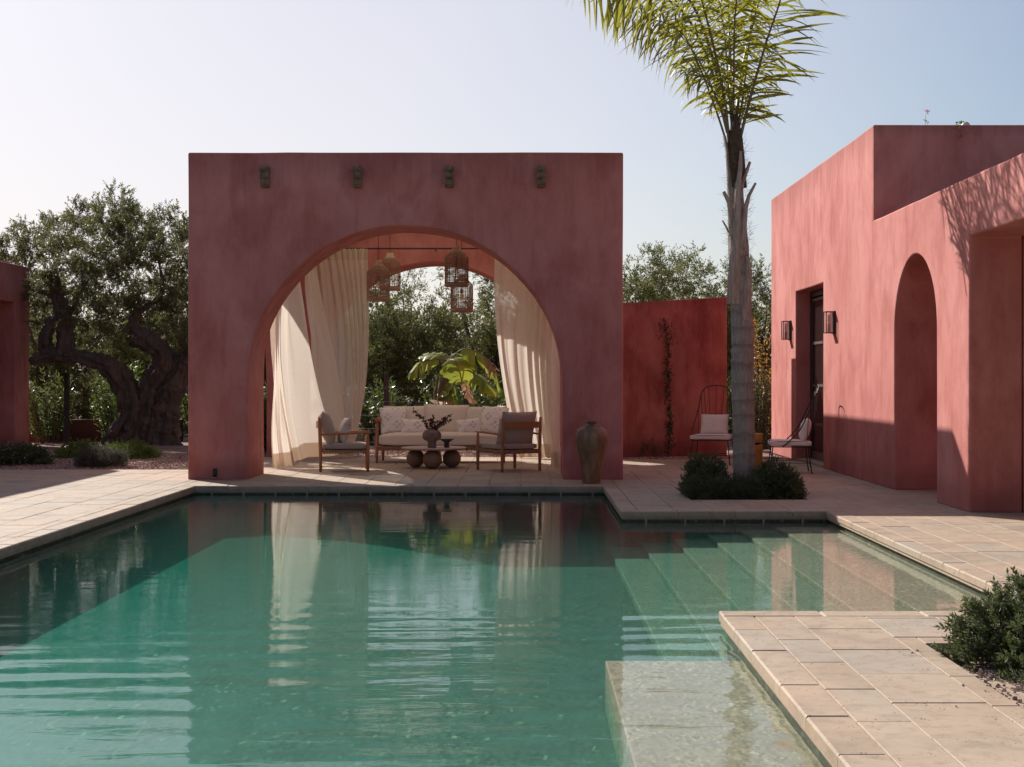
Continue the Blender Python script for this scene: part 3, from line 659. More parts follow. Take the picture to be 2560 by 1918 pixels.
# ---- the ancient olive
def big_olive():
    t = empty('olive_tree', (-7.1, 27, 0), 0, 'ancient gnarled olive tree with a twisted hollow trunk left of the pavilion', 'tree')
    inv = -t.location; mb = MB(); rnd = random.Random(3)
    def limb(pts, rad, n=30, twist=1.5, flute=.20, knob=.42):
        # smooth the path
        P = [Vector(p) for p in pts]; out = []; rr = []
        for i in range(len(P)-1):
            p0, p1, p2, p3 = P[max(i-1,0)], P[i], P[i+1], P[min(i+2, len(P)-1)]
            for k in range(14):
                s = k/14; out.append(.5*((2*p1)+(-p0+p2)*s+(2*p0-5*p1+4*p2-p3)*s*s+(-p0+3*p1-3*p2+p3)*s**3)); rr.append(rad[i]*(1-s)+rad[i+1]*s)
        out.append(P[-1]); rr.append(rad[-1]); ph = rnd.random()*6; off = Vector((rnd.random()*50, 0, 0)); k5 = rnd.choice((4,5,6))
        def wob(i, a, p):
            q = p+Vector((math.cos(a), math.sin(a), 0))*rr[i]
            return 1+flute*math.sin(k5*a+twist*i*.06+ph)+.10*abs(math.sin((k5+4)*a*.5-i*.1))+knob*noise.noise(q*3.0+off)+knob*.6*noise.noise(q*7+off)+knob*.45*noise.noise(q*15+off)+knob*.3*noise.noise(q*31+off)
        mb.tube([p+inv for p in out], rr, n, True, wob)
    Y = 27.0
    q = lambda x, y, dy=0: Q(x, y, Y+dy)
    limb([q(300,1130,.0), q(322,1085), q(330,1040), q(322,990), q(305,945), q(275,915), q(240,902), q(200,893), q(160,887), q(118,886), q(80,905,-.3)],
         [.32,.28,.24,.19,.17,.16,.14,.13,.13,.12,.07], 44)
    limb([q(160,890), q(165,840), q(163,800), q(155,765), q(140,725), q(130,690), q(105,685)], [.14,.125,.12,.10,.085,.09,.04])
    limb([q(118,886), q(112,850), q(125,815), q(142,790), q(140,750), q(120,735), q(80,722)], [.13,.11,.10,.09,.07,.06,.04])
    limb([q(365,1130,.1), q(362,1080), q(366,1030), q(374,975), q(400,930), q(410,890), q(385,862), q(352,845), q(330,838)], [.30,.26,.21,.19,.19,.18,.17,.16,.15], 44)
    limb([q(335,835), q(333,805), q(346,780), q(368,765), q(400,744), q(404,700), q(395,640)], [.12,.09,.07,.045,.035,.028,.018], 14)
    limb([q(415,1135,-.1), q(412,1090), q(408,1045), q(424,995), q(448,940), q(470,895), q(505,845), q(530,780)], [.26,.25,.23,.20,.17,.16,.13,.09], 44)
    limb([q(390,1010,.1), q(405,960), q(440,915), q(480,870)], [.15,.12,.11,.09], 18)
    limb([q(163,800), q(190,760), q(205,720), q(208,680), q(228,650)], [.04,.03,.025,.02,.014], 10)
    # buttress roots
    for (x0, y0, x1, y1, r) in ((335,1040,272,1128,.13),(345,1060,300,1142,.12),(352,1060,330,1146,.13),(372,1060,352,1146,.11),(385,1060,372,1150,.12),(398,1050,392,1150,.12),(412,1060,418,1146,.13),(425,1060,446,1148,.10),(330,1020,285,1085,.11)):
        limb([q(x0,y0,-.05), q((x0+x1)/2+rnd.uniform(-4,4),(y0+y1)/2-6,-.14), q(x1,y1,-.3), q(x1*1.01-6, y1+9,-.35)], [r, r*1.0, r*.95, r*.6], 16, 2, .1, .4)
    mb.build('trunk', M['bark'], t)
    # hollow at the foot of the trunk
    rs = np.random.RandomState(5)
    bl = [(290,505,34),(300,545,50),(262,545,36),(335,575,48),(258,585,52),(200,530,22),(215,560,30),(88,560,34),(118,585,42),(150,600,48),(60,610,42),(20,640,46),(-20,690,50),(95,650,55),(40,690,50),(180,640,45),
          (430,560,46),(462,590,36),(400,590,50),(372,620,50),(440,640,52),(300,630,60),(235,660,52),(185,700,52),(120,720,48),(330,690,50),(400,700,42),(465,690,38),(268,720,50),(215,770,50),(300,780,52),(345,745,42),
          (445,770,52),(400,800,50),(470,830,50),(200,830,38),(260,850,42),(100,790,40),(360,860,35),(500,620,50),(500,720,50),(540,650,60),(330,600,40),(445,880,36)]
    blobs = []
    for (x, y, r) in bl:
        for k in range(2):
            p = q(x+rs.uniform(-8,8), y+rs.uniform(-8,8), rs.uniform(2.2, 3.6) if x < 100 else rs.uniform(.3, 3.0)); rr = r/131.*rs.uniform(.8,1.05)*(p.y/27); blobs.append(((p.x-t.location.x, p.y-27, p.z), (rr, rr*1.1, rr*.85)))
    for (x, y, r) in ((130,690,26),(122,700,20),(402,730,24),(397,665,34),(385,620,36),(150,725,20),(226,650,34),(350,770,20),(170,740,24),(505,800,50),(470,740,40),(205,700,24),(250,690,34),(300,700,40),(430,700,34),(345,640,36),(250,800,30),(300,850,34),(235,840,26),(440,840,36),(185,790,24),(290,760,34)):
        p = q(x, y, rs.uniform(-.5, .1)); rr = r/131.; blobs.append(((p.x-t.location.x, p.y-27, p.z), (rr, rr, rr*.85)))
    tips, outs = crown_blobs(rs, blobs, 74)
    (V, Fc), (A, B) = sprigs(rs, tips, outs, 9, 13, .22, .070, .021, .75, .35)
    npmesh('crown', V, Fc, M['olive'], t)
    V, Fc = stems_mesh(A, B, .004, .002); npmesh('twigs', V, Fc, M['twig'], t)
    return t
big_olive()

# ---- trees beyond the fence: two shapes, copied
def bush_tree(seed, h, wd, name='crown'):
    rs = np.random.RandomState(seed); blobs = []
    for k in range(34):
        a = rs.uniform(0, 6.28); r = wd*.5*rs.uniform(.1, .85); z = h*rs.uniform(.10, .90)
        if z > h*.65: r *= (1-(z/h-.65)*1.9)
        s = rs.uniform(.38, .62)*(.8 if z > h*.7 else 1.15); blobs.append(((r*math.cos(a), r*math.sin(a), z), (s, s, s*.85)))
    for k in range(7):
        a = rs.uniform(0, 6.28); r = wd*.32*rs.uniform(0, 1); blobs.append(((r*math.cos(a), r*math.sin(a), h*rs.uniform(.92, 1.03)), (.22, .22, .38)))
    return rs, blobs
def far_tree(seed, h, wd, p, label):
    t = empty('background_tree', p, 0, label, 'tree', 'trees beyond the garden fence')
    rs, blobs = bush_tree(seed, h, wd); tips, outs = crown_blobs(rs, blobs, 82)
    (V, Fc), (A, B) = sprigs(rs, tips, outs, 8, 10, .24, .075, .022, .7, .5)
    npmesh('crown', V, Fc, M['olive2'], t); mb = MB()
    for k in range(5):
        a = rs.uniform(0, 6.28); mb.tube([(.1*math.cos(a), .1*math.sin(a), -.1), (.3*math.cos(a), .3*math.sin(a), h*.4), (.8*math.cos(a), .8*math.sin(a), h*.8)], [.10, .07, .02], 8)
    mb.build('trunk', M['twig'], t); return t
src = []
spec = [(11, 3.45, 3.4, (-3.3, 33.2, 0), 'pale green olive tree seen through the left half of the arch'),
        (23, 3.75, 3.4, (-.9, 33.4, 0), 'olive tree seen through the right half of the arch, taller than its neighbour'),
        (31, 3.9, 3.0, (2.9, 32.0, 0), 'broad olive tree above the left part of the red garden wall')]
for s in spec: src.append(far_tree(*s))
def dup(root, p, rz, s, label):
    r = root.copy(); C.objects.link(r); r.location = p; r.rotation_euler = (0, 0, rz); r.scale = s; r['label'] = label
    for ch in root.children:
        c = ch.copy(); C.objects.link(c); c.parent = r
    return r
for (k, x, y, rz, s, lb) in ((2, 5.3, 33.5, 1.3, (1,1,.97), 'olive tree between the palm trunk and the pink house'), (0, .85, 35.2, 2.5, (1.1,1.1,1.12), 'olive tree at the right edge of the arch opening, partly behind the curtain'),
                         (1, -6.0, 33.6, 2.0, (1.1,1.1,.95), 'dense tree right behind the trunk of the ancient olive'), (0, -8.7, 34.0, 4.0, (1.1,1.1,.98), 'dense tree behind the spreading limb of the ancient olive'), (1, -11.4, 34.0, 3.0, (1.1,1.1,.9), 'dense tree behind the shaded house at the left edge'),
                         (1, 7.5, 36.0, .6, (1.1,1.1,.95), 'tree hidden mostly behind the pink house'), (1, 4.2, 34.5, .8, (1.2,1.1,1.05), 'olive tree filling the gap between the two trees above the red garden wall'), (0, 1.3, 31.6, 5.2, (.9,.9,1.0), 'tree peeping out just right of the pavilion roof line')):
    dup(src[k], (x, y, 0), rz, s, lb)
# mass of far greenery closing the gaps
def far_mass():
    rs = np.random.RandomState(77); n = 170; blobs = []
    for k in range(n):
        x = rs.uniform(-18, 12); blobs.append(((x, rs.uniform(37, 39.5), rs.uniform(.2, 3.1)), (1.0, .8, .75)))
    tips, outs = crown_blobs(rs, blobs, 60); (V, Fc), _ = sprigs(rs, tips, outs, 3, 9, .34, .12, .045, .7, .4)
    tag(npmesh('distant_woodland', V, Fc, M['olive2']), 'distant mass of dark trees behind the garden', 'woodland', None, 'stuff')
far_mass()

# ---- oleander style hedge plants along the fence
def oleander(seed, h, wd, p, label, cat='shrub', group='tall leafy shrubs along the fence', m='oleander', ll=.13, lw=.026):
    t = empty('oleander_shrub', p, 0, label, cat, group); rs = np.random.RandomState(seed); n = 30
    a = rs.uniform(0, 6.28, n); r = wd*.5*np.sqrt(rs.uniform(0, 1, n)); base = np.stack([r*.35*np.cos(a), r*.35*np.sin(a), np.zeros(n)], 1)
    top = np.stack([r*np.cos(a), r*np.sin(a), h*rs.uniform(.55, 1.05, n)], 1)
    P = []; D = []
    for k in range(n):
        for s in np.linspace(.18, 1, 19):
            c = base[k]*(1-s)+top[k]*s
            for j in range(4):
                v = rs.normal(0, 1, 3); v[2] = abs(v[2])*.5+.4*s; P.append(c+rs.normal(0, .03, 3)); D.append(v)
    P = np.array(P); D = unit(np.array(D)); U = unit(np.cross(D, rs.normal(0, .6, D.shape)+np.array([0, 0, 1.])))
    V, Fc = blades(P, D, U, ll*rs.uniform(.6, 1.2, len(P)), lw*rs.uniform(.8, 1.2, len(P)), bend=.08)
    npmesh('foliage', V, Fc, M[m], t); V, Fc = stems_mesh(base, top, .012, .004); npmesh('stems', V, Fc, M['twig'], t); return t
o1 = oleander(1, 1.5, 1.3, (-4.0, 29.0, 0), 'leafy shrub just right of the large curtain, seen under the lanterns')
o2 = oleander(2, 1.35, 1.3, (-3.0, 29.1, 0), 'leafy shrub left of the banana stems behind the sofa')
for (sr, x, y, rz, s, lb) in ((o1, -1.6, 29.2, 1, .95, 'leafy shrub right of the banana stems behind the sofa'), (o2, -.6, 29.0, 2, 1.05, 'leafy shrub left of the right-hand curtain'), (o1, .5, 29.2, 3, 1, 'leafy shrub hidden behind the right-hand curtain'),
                         (o2, -5.4, 29.2, 4, 1.0, 'leafy shrub right of the olive trunk against the pavilion'), (o1, -8.4, 29.3, 2.5, 1.0, 'pale leafy shrub between the olive limb and the low wall'), (o2, -9.9, 29.6, .5, 1.1, 'dark leafy shrub beside the shaded house'),
                         (o1, -6.9, 30.5, 5.5, 1.25, 'tall leafy shrub straight behind the olive trunk'), (o2, 4.6, 29.2, .5, 1.05, 'leafy shrub behind the yellow stool')):
    dup(sr, (x, y, 0), rz, (s, s, s), lb)
oleander(7, 2.5, 1.1, (4.55, 27.5, 0), 'tall shrub with amber new leaves between the palm and the pink house', m='amber', ll=.06, lw=.03)
oleander(8, 1.5, .7, (4.38, 27.0, 0), 'dark leafy shrub below the amber one beside the pink house corner', m='shrub', ll=.06, lw=.03)

# ---- wire fence
fe = empty('wire_fence', (-4, 28.5, 0), 0, 'wire mesh fence on dark posts behind the pavilion', 'fence')
for x in np.arange(-10.8, 3.9, 1.6):
    MB().box(x+4-.045, x+4+.045, -.045, .045, -.05, 1.48).build('post', M['frame'], fe)
mw = MB()
for z in np.arange(.1, 1.45, .27): mw.tube([(-1.2, -.05, z), (7.3, -.05, z)], .0014, 4)
for x in np.arange(-1.2, 7.3, .12): mw.tube([(x, -.052, .05), (x, -.052, 1.46)], .0016, 3, False)
mw.build('wire_mesh', M['iron'], fe)

# ---- banana plant behind the sofa
def banana():
    YB = 27.2; t = empty('banana_plant', (-1.75, YB, 0), 0, 'banana plant with torn arching leaves behind the sofa', 'plant'); inv = Vector((1.75, -YB, 0)); rnd = random.Random(8)
    Z = lambda x, y, dy=0: Q(920+x/5.82, 840+y/5.82, YB+dy)+inv
    st = MB()
    for (x0, x1, y1) in ((960,1020,600),(1000,1110,450),(1040,1150,420),(1075,1160,480),(1180,1230,620),(1015,1080,520)):
        b_ = Z(x0, 1440); st.tube([b_, Z((x0*.5+x1*.5)-8, 800), Z(x1, y1)], [.035, .03, .018], 8)
    st.build('stem', M['rachis'], t)
    def frond(pts, wds, mt='banana', s0=.25, hang=.8, split=.22, yoff=0):
        wds *= 1.22; P = [Z(x, y, yoff+dy) for (x, y, dy) in pts]; n = 30; path = []
        for k in range(n+1):
            u = k/n*(len(P)-1); i = min(int(u), len(P)-2); s = u-i; p0, p1, p2, p3 = P[max(i-1,0)], P[i], P[i+1], P[min(i+2,len(P)-1)]
            path.append(.5*((2*p1)+(-p0+p2)*s+(2*p0-5*p1+4*p2-p3)*s*s+(-p0+3*p1-3*p2+p3)*s**3))
        rib = MB(); rib.tube(path, [.014-.010*k/n for k in range(n+1)], 6); r_ = rib.build('midrib', M['rachis'], t)
        k0 = int(s0*n); mb = MB(); mb.cur = True
        for side in (-1, 1):
            k = k0
            while k < n:
                m = min(n, k+rnd.choice((2,2,3,4,5))); q = []
                sag = hang*rnd.uniform(.45, 1.45); sh = rnd.uniform(-.05, .03); tw_ = rnd.uniform(-.25, .25)
                for j in range(k, m+1):
                    d = (path[min(j+1, n)]-path[max(j-1, 0)]).normalized(); sd = d.cross(Vector((0,-.35,1))).normalized()*side
                    u = (j-k0)/(n-k0); wl = wds*math.sin(math.pi*min(1, .12+u*.86))**.6
                    v = (sd*(1-.45*sag)+Vector((0,0,-1))*sag*.8+d*(.25+tw_)).normalized()
                    e = rnd.uniform(.82, 1.08)
                    q.append((path[j], path[j]+v*wl*.5*e+sd*wl*.10+Vector((0,0,.02)), path[j]+v*wl*e+Vector((0,sh,0))))
                vs = [p for tr in q for p in tr]; fs = []
                for j in range(len(q)-1):
                    fs += [(3*j, 3*j+1, 3*j+4, 3*j+3), (3*j+1, 3*j+2, 3*j+5, 3*j+4)]
                mb.add(vs, fs); k = m
        mb.build('leaf_blade', M[mt], t, fix=False)
    frond([(1110,450,0),(1200,330,0),(1390,190,-.1),(1600,240,-.15),(1760,360,-.1),(1860,520,0),(1925,760,.1)], .34, s0=.33, hang=1.0)
    frond([(1140,440,0),(1200,350,-.1),(1270,370,-.25),(1320,500,-.35),(1370,690,-.4)], .30, s0=.25, hang=.25)
    frond([(1120,440,0),(1000,330,.1),(850,370,.1),(740,400,.05),(600,590,0)], .26, s0=.25, hang=.8)
    frond([(1120,440,.1),(1070,290,.2),(900,270,.3),(745,320,.3)], .20, s0=.2, hang=.3)
    frond([(1150,480,.1),(1300,440,.1),(1500,520,.2),(1700,660,.2),(1930,850,.2)], .33, s0=.25, hang=.7)
    frond([(1140,430,.2),(1200,300,.35),(1330,280,.4),(1440,420,.3),(1540,700,.2)], .30, s0=.3, hang=.8)
    frond([(1210,640,-.1),(1180,720,-.15),(1130,800,-.15),(1055,890,-.2)], .10, s0=.1, hang=.3)
    frond([(1230,640,-.1),(1235,760,-.15),(1220,860,-.15),(1290,990,-.2)], .12, s0=.2, hang=.5, mt='lime')
    frond([(1370,600,-.1),(1430,740,-.15),(1450,830,-.15),(1560,990,-.2)], .12, 'banana_old', .15, .4)
    frond([(1700,300,-.2),(1780,400,-.2),(1850,540,-.2)], .22, 'banana_old', .1, .9)
    frond([(1100,980,-.1),(1030,960,-.15),(1150,930,-.2),(1240,960,-.2)], .16, 'banana_old', .1, .4)
banana()

# ---- low shrubs
def shrub(name, p, rx, ry, h, label, group=None, m='shrub', ntip=260, ll=.03, lw=.012, tl=.09, ntw=3, nlf=11, seed=1, flowers=0, up=.5, spread=.5):
    t = empty(name, p, 0, label, 'shrub', group); rs = np.random.RandomState(seed)
    v = rs.normal(0, 1, (ntip, 3)); v[:, 2] = np.abs(v[:, 2])*.9; v = unit(v); rad = rs.uniform(.45, 1.0, ntip)**.45
    lump = 1+.15*np.sin(v[:, 0]*5+seed)*np.cos(v[:, 1]*4+seed*2)+.09*rs.normal(0, 1, ntip)
    tips = v*np.array([rx, ry, h])*(rad*lump)[:, None]; tips[:, 2] = np.maximum(tips[:, 2], .015)
    (V, Fc), (A, B) = sprigs(rs, tips, v, ntw, nlf, tl, ll, lw, spread, up); V[:, 2] = np.maximum(V[:, 2], -.03)
    npmesh('foliage', V, Fc, M[m], t)
    root = np.zeros_like(A)+rs.normal(0, 1, A.shape)*np.array([rx*.12, ry*.12, 0]); sel = rs.permutation(len(A))[:max(30, len(A)//6)]
    V1, F1 = stems_mesh(A, B, .0022, .0012); V2, F2 = stems_mesh(root[sel], A[sel], .006, .002); npmesh('stems', np.concatenate([V1, V2]), np.concatenate([F1, F2+len(V1)]), M['twig'], t)
    if flowers:
        sel = rs.permutation(len(B))[:flowers*6]; P = B[sel]+rs.normal(0, .012, (len(sel), 3)); D = unit(rs.normal(0, 1, P.shape)+np.array([0, -.4, 1])); U = unit(np.cross(D, rs.normal(0, 1, P.shape)))
        V, Fc = blades(P, D, U, np.full(len(P), .022), np.full(len(P), .02)); npmesh('blossom', V, Fc, M['white_petal'], t)
    return t
g1 = 'shrubs in the palm planter'
shrub('myrtle_shrub', (2.13, 16.85, -.04), .25, .38, .46, 'dark rounded shrub left of the palm trunk', g1, ntip=620, ll=.026, tl=.065, seed=2)
shrub('myrtle_shrub', (2.93, 16.70, -.04), .30, .40, .40, 'dark rounded shrub right of the palm trunk', g1, ntip=680, ll=.026, tl=.065, seed=5)
shrub('rosemary_shrub', (2.50, 16.45, -.04), .27, .25, .20, 'low feathery shrub in front of the palm trunk', g1, m='rosemary', ntip=300, ll=.04, lw=.004, nlf=16, tl=.10, up=1.2, seed=7)
shrub('rosemary_shrub', (2.12, 16.42, -.04), .24, .22, .22, 'low needle-leaved shrub at the front left of the palm planter', g1, m='rosemary', ntip=260, ll=.04, lw=.004, nlf=16, tl=.10, up=1.0, seed=8)
g2 = 'shrubs in the near planter'
shrub('pittosporum_shrub', (2.62, 6.95, -.04), .46, .42, .42, 'glossy dense shrub in the near planter at the right edge', g2, m='shrub', ntip=620, ll=.034, lw=.012, tl=.075, ntw=3, nlf=15, seed=12, spread=.45)
shrub('pittosporum_shrub', (2.66, 6.20, -.04), .40, .36, .26, 'lower needle-leaved shrub in front in the near planter, lower right', g2, m='rosemary', ntip=420, ll=.045, lw=.006, tl=.09, nlf=15, seed=13, up=.9)
g3 = 'low shrubs in the gravel bed'
shrub('low_shrub', G(207,1152), .42, .35, .26, 'bright green low shrub left of the grey one by the olive', g3, m='lime', ntip=300, ll=.035, lw=.016, seed=21)
shrub('lavender_shrub', G(250,1167), .38, .30, .24, 'grey-green lavender mound at the front of the gravel bed', g3, m='grey', ntip=330, ll=.04, lw=.004, nlf=14, tl=.12, up=1.3, seed=22)
shrub('low_shrub', G(325,1153), .46, .40, .25, 'bright green feathery shrub at the foot of the olive trunk', g3, m='lime', ntip=380, ll=.035, lw=.008, up=.9, seed=23)
shrub('low_shrub', G(368,1150), .22, .25, .13, 'small green tuft right of the feathery shrub by the olive', g3, m='lime', ntip=120, ll=.035, lw=.006, up=.9, seed=24)
shrub('flowering_shrub', G(45,1163), .55, .35, .28, 'dark shrub with pale flowers at the left edge', g3, m='shrub', ntip=380, ll=.04, lw=.014, seed=25, flowers=46)
g4 = 'small plants at the foot of the red garden wall'
shrub('wall_plant', G(1613,1143), .17, .12, .26, 'small spiky green plant at the foot of the red wall left of the vine', g4, m='lime', ntip=46, ll=.03, lw=.006, tl=.14, up=1.4, seed=31)
shrub('wall_plant', G(1562,1139), .14, .12, .18, 'small green plant against the pavilion corner and the red wall', g4, m='lime', ntip=36, ll=.03, lw=.008, tl=.12, up=1.4, seed=32)
oleander(9, .95, .5, (-4.72, 26.2, 0), 'broad-leaved bright plant squeezed between the olive trunk and the pavilion', m='lime', ll=.24, lw=.05, group=None)
oleander(10, 1.7, .55, (-8.05, 28.7, 0), 'upright long-leaved plant in front of the fence left of the olive trunk', m='lime', ll=.15, lw=.022, group=None)

# ---- vine on the red wall
def vine():
    t = empty('climbing_vine', (0, 0, 0), 0, 'thin climbing vine on the deep red garden wall', 'vine'); rs = np.random.RandomState(3); pts = [(1671,1140),(1673,1100),(1674,1060),(1672,1010),(1670,960),(1668,910),(1671,870),(1666,830),(1662,806)]
    P = [Q(x, y, 24.83) for x, y in pts]; t.location = P[0]; inv = -P[0]; full = []
    for i in range(len(P)-1):
        for k in range(12): s = k/12; full.append(P[i]*(1-s)+P[i+1]*s+inv+Vector((rs.normal(0,.012), rs.normal(0,.004)-.01, 0)))
    MB().tube(full, .007, 6).build('vine_stem', M['twig'], t)
    A = np.array([tuple(p) for p in full]); k = rs.randint(0, len(A), 560); top = (k > len(A)*.80) | (k < len(A)*.12)
    c = A[k]+rs.normal(0, 1, (560, 3))*np.array([.034, .015, .03])*np.where(top, 2.0, .8)[:, None]; c[:, 1] -= .02
    D = unit(rs.normal(0, 1, c.shape)+np.array([0, -.6, -.2])); U = unit(np.cross(D, np.array([0, -1, .2])+rs.normal(0, .4, c.shape)))
    V, Fc = blades(c, D, U, rs.uniform(.03, .06, 560), rs.uniform(.02, .035, 560)); npmesh('foliage', V, Fc, M['vine'], t)
vine()

# ---- palm
def palm():
    YP = 17.0; base = Q(1861, 1232, YP); base.z = -.05
    t = empty('palm_tree', base, 0, 'tall palm with a ringed grey trunk rising out of the frame', 'tree'); inv = -base; q = lambda x, y, dy=0: Q(x, y, YP+dy)+inv
    rs = np.random.RandomState(6); rnd = random.Random(6)
    cl = [(1861,1240,58),(1861,1190,56),(1860,1120,55),(1859,1050,54),(1857,980,54),(1856,920,55),(1856,870,54),(1857,840,58),(1853,780,52),(1851,720,51),(1849,680,46),(1846,620,51),(1842,560,45),(1840,500,40),(1839,440,36),(1838,380,32),(1838,335,26)]
    pts = []; rad = []
    for i in range(len(cl)-1):
        a, b = cl[i], cl[i+1]
        for k in range(10): s = k/10; pts.append(q(a[0]*(1-s)+b[0]*s, a[1]*(1-s)+b[1]*s)); rad.append((a[2]*(1-s)+b[2]*s)/2/F*YP)
    rings = [1180, 1130, 1078, 1030, 990, 957, 925, 898, 872]
    def wob(i, a, p):
        y = CY-(p.z+base.z-EYE)/YP*F+3*math.sin(a+1); w_ = 1.
        for r in rings: w_ += .075*math.exp(-((y-r-5)/6)**2)*(1 if y > r else .5)-.05*math.exp(-((y-r+4)/3)**2)
        w_ += .035*noise.noise(Vector((math.cos(a)*3, math.sin(a)*3, p.z*(4 if y < 860 else 1))))
        w_ += .05*noise.noise(Vector((math.cos(a)*9, math.sin(a)*9, p.z*3)))
        if y < 860: w_ += .09*noise.noise(Vector((math.cos(a)*2.2, math.sin(a)*2.2, p.z*1.5)))
        return w_
    MB().tube(pts, rad, 40, True, wob).build('trunk', M['palmbark'], t)
    # clasping leaf bases and cut stubs
    def boot(pl, w0, w1, th=.02, m='boot'):
        P = [q(x, y, dy) for x, y, dy in pl]; mb = MB(); n = len(P); vs = []; fs = []
        for i, p in enumerate(P):
            s = i/(n-1); wv = (w0*(1-s)+w1*s)/2; d = (P[min(i+1,n-1)]-P[max(i-1,0)]).normalized(); sd = Vector((d.z, 0, -d.x)).normalized(); nn = sd.cross(d)
            vs += [p-sd*wv, p-sd*wv*.5+nn*th*.5-Vector((0,th,0)), p-Vector((0,th*1.6,0)), p+sd*wv*.5-Vector((0,th,0)), p+sd*wv, p+Vector((0,th*.6,0))]
        for i in range(n-1):
            for k in range(6): fs.append((i*6+k, i*6+(k+1)%6, i*6+6+(k+1)%6, i*6+6+k))
        fs += [tuple(range(5,-1,-1)), tuple((n-1)*6+k for k in range(6))]; mb.cur = False; mb.add(vs, fs); mb.build('leaf_stub', M[m], t, bevel=.003)
    boot([(1832,590,-.10),(1829,545,-.12),(1822,505,-.13),(1809,479,-.14)], .09, .04)
    boot([(1855,620,-.13),(1860,560,-.14),(1864,520,-.12),(1872,490,-.10),(1889,458,-.10)], .09, .03)
    boot([(1843,640,-.14),(1843,560,-.15),(1844,480,-.14),(1851,420,-.12),(1852,378,-.12)], .12, .035)
    boot([(1853,470,-.08),(1862,440,-.06),(1875,405,-.06)], .07, .035); boot([(1822,582,-.03),(1814,565,-.03),(1806,551,-.04)], .03, .02)
    boot([(1833,760,-.12),(1834,700,-.15),(1838,640,-.15),(1850,600,-.13)], .16, .12, .018)
    boot([(1862,800,-.10),(1868,730,-.11),(1872,680,-.10),(1866,640,-.10)], .13, .06, .018)
    boot([(1826,520,-.03),(1822,440,-.03),(1818,380,-.01),(1811,340,0)], .06, .04)
    # hairy fibre
    fb = []; fe_ = []
    for k in range(420):
        y = rs.uniform(350, 620) if k < 360 else rs.uniform(620, 700); a = rs.uniform(0, 6.28); r = .115*(.8 if y < 450 else 1.05)
        p = q(1840+(y-335)*.03, y); p = p+Vector((math.cos(a)*r, math.sin(a)*r, 0)); fb.append(tuple(p)); d = Vector((math.cos(a)*rs.uniform(.2,1), math.sin(a)*rs.uniform(.2,1), rs.uniform(-.6,1.2))).normalized(); fe_.append(tuple(p+d*rs.uniform(.03,.13)))
    V, Fc = stems_mesh(np.array(fb), np.array(fe_), .0018, .0008); npmesh('fibre', V, Fc, M['fibre'], t)['kind'] = 'stuff'
    MB().tube([q(1845,470), q(1841,400), q(1839,345), q(1838,285)], [.105,.095,.085,.03], 16, True, lambda i, a, p: 1+.12*math.sin(9*a+p.z*20)).build('crown_shaft', M['fibre'], t)
    nf = [0]
    def frond(P, ll=.55, side=(1,1), s0=.2, droop=.5, n=46, wd=.03, tat=.45, thick=.02, fwd=.55):
        nf[0] += 1; path = []; m = 40
        for k in range(m+1):
            u = k/m*(len(P)-1); i = min(int(u), len(P)-2); s = u-i; p0, p1, p2, p3 = P[max(i-1,0)], P[i], P[i+1], P[min(i+2,len(P)-1)]
            path.append(.5*((2*p1)+(-p0+p2)*s+(2*p0-5*p1+4*p2-p3)*s*s+(-p0+3*p1-3*p2+p3)*s**3))
        fr = empty('frond', (0,0,0)); fr.parent = t
        MB().tube(path, [thick*(1-.8*k/m)+.003 for k in range(m+1)], 7).build('frond_stem', M['rachis'], fr)
        V = []; Fc = []
        for sd in (-1, 1):
            if not side[(sd+1)//2]: continue
            for k in range(n):
                if rs.rand() < .13: continue
                u = s0+(1-s0)*(k+rs.uniform(-.5,.5))/n; u = min(max(u, 0), .995); j = u*m; i = min(int(j), m-1); b = path[i].lerp(path[i+1], j-i); d = (path[min(i+2,m)]-path[max(i-1,0)]).normalized()
                ref = Vector((0,-1,.25)); lat = d.cross(ref).normalized()*sd; up_ = lat.cross(d)*sd
                L_ = 1.12*ll*(.45+.75*math.sin(math.pi*min(1,(.12+.85*(u-s0)/(1-s0)))))*rs.uniform(.75,1.1)*side[(sd+1)//2]
                dr = (d*fwd*rs.uniform(.7,1.3)+lat+up_*rs.normal(.1,.22)+Vector(rs.normal(0,.15,3))).normalized(); dp = droop*rs.uniform(.2,2.1); seg = 6; w_ = 1.25*wd*rs.uniform(.7,1.2)
                tw = dr.cross(Vector(rs.normal(0,1,3))+up_*1.5).normalized(); c0 = len(V); p = b.copy(); dd = dr.copy()
                kink = rs.randint(2, 6) if rs.rand() < tat else 99
                for s in range(seg+1):
                    f = s/seg; ww = w_*(.35+1.1*f if f < .4 else .79*(1-((f-.4)/.6)**2)+.05); V.append(p-tw*ww/2); V.append(p+tw*ww/2)
                    dd = (dd+Vector((0,0,-1))*dp*.28*(f+.3)).normalized()
                    if s == kink: dd = (dd+Vector((rs.normal(0,.5), rs.normal(0,.5), -.8))).normalized()
                    p = p+dd*(L_/seg)
                for s in range(seg): Fc.append((c0+2*s, c0+2*s+1, c0+2*s+3, c0+2*s+2))
        npmesh('leaflets', [tuple(v) for v in V], Fc, M['palm'], fr, smooth=False)
    z = lambda x, y, dy=0: q(1400+x/2.589, y/2.589, dy)
    frond([z(1105,1010), z(1088,860), z(1062,620,-.1), z(1000,330,-.3), z(930,50,-.6), z(840,-260,-1.0), z(690,-480,-1.4)], .62, s0=.30, droop=.45, n=50)
    frond([z(1100,1020), z(1055,850), z(965,590,-.1), z(875,370,-.3), z(800,230,-.5), z(690,150,-.7)], .42, s0=.28, droop=.7, n=26, thick=.012)
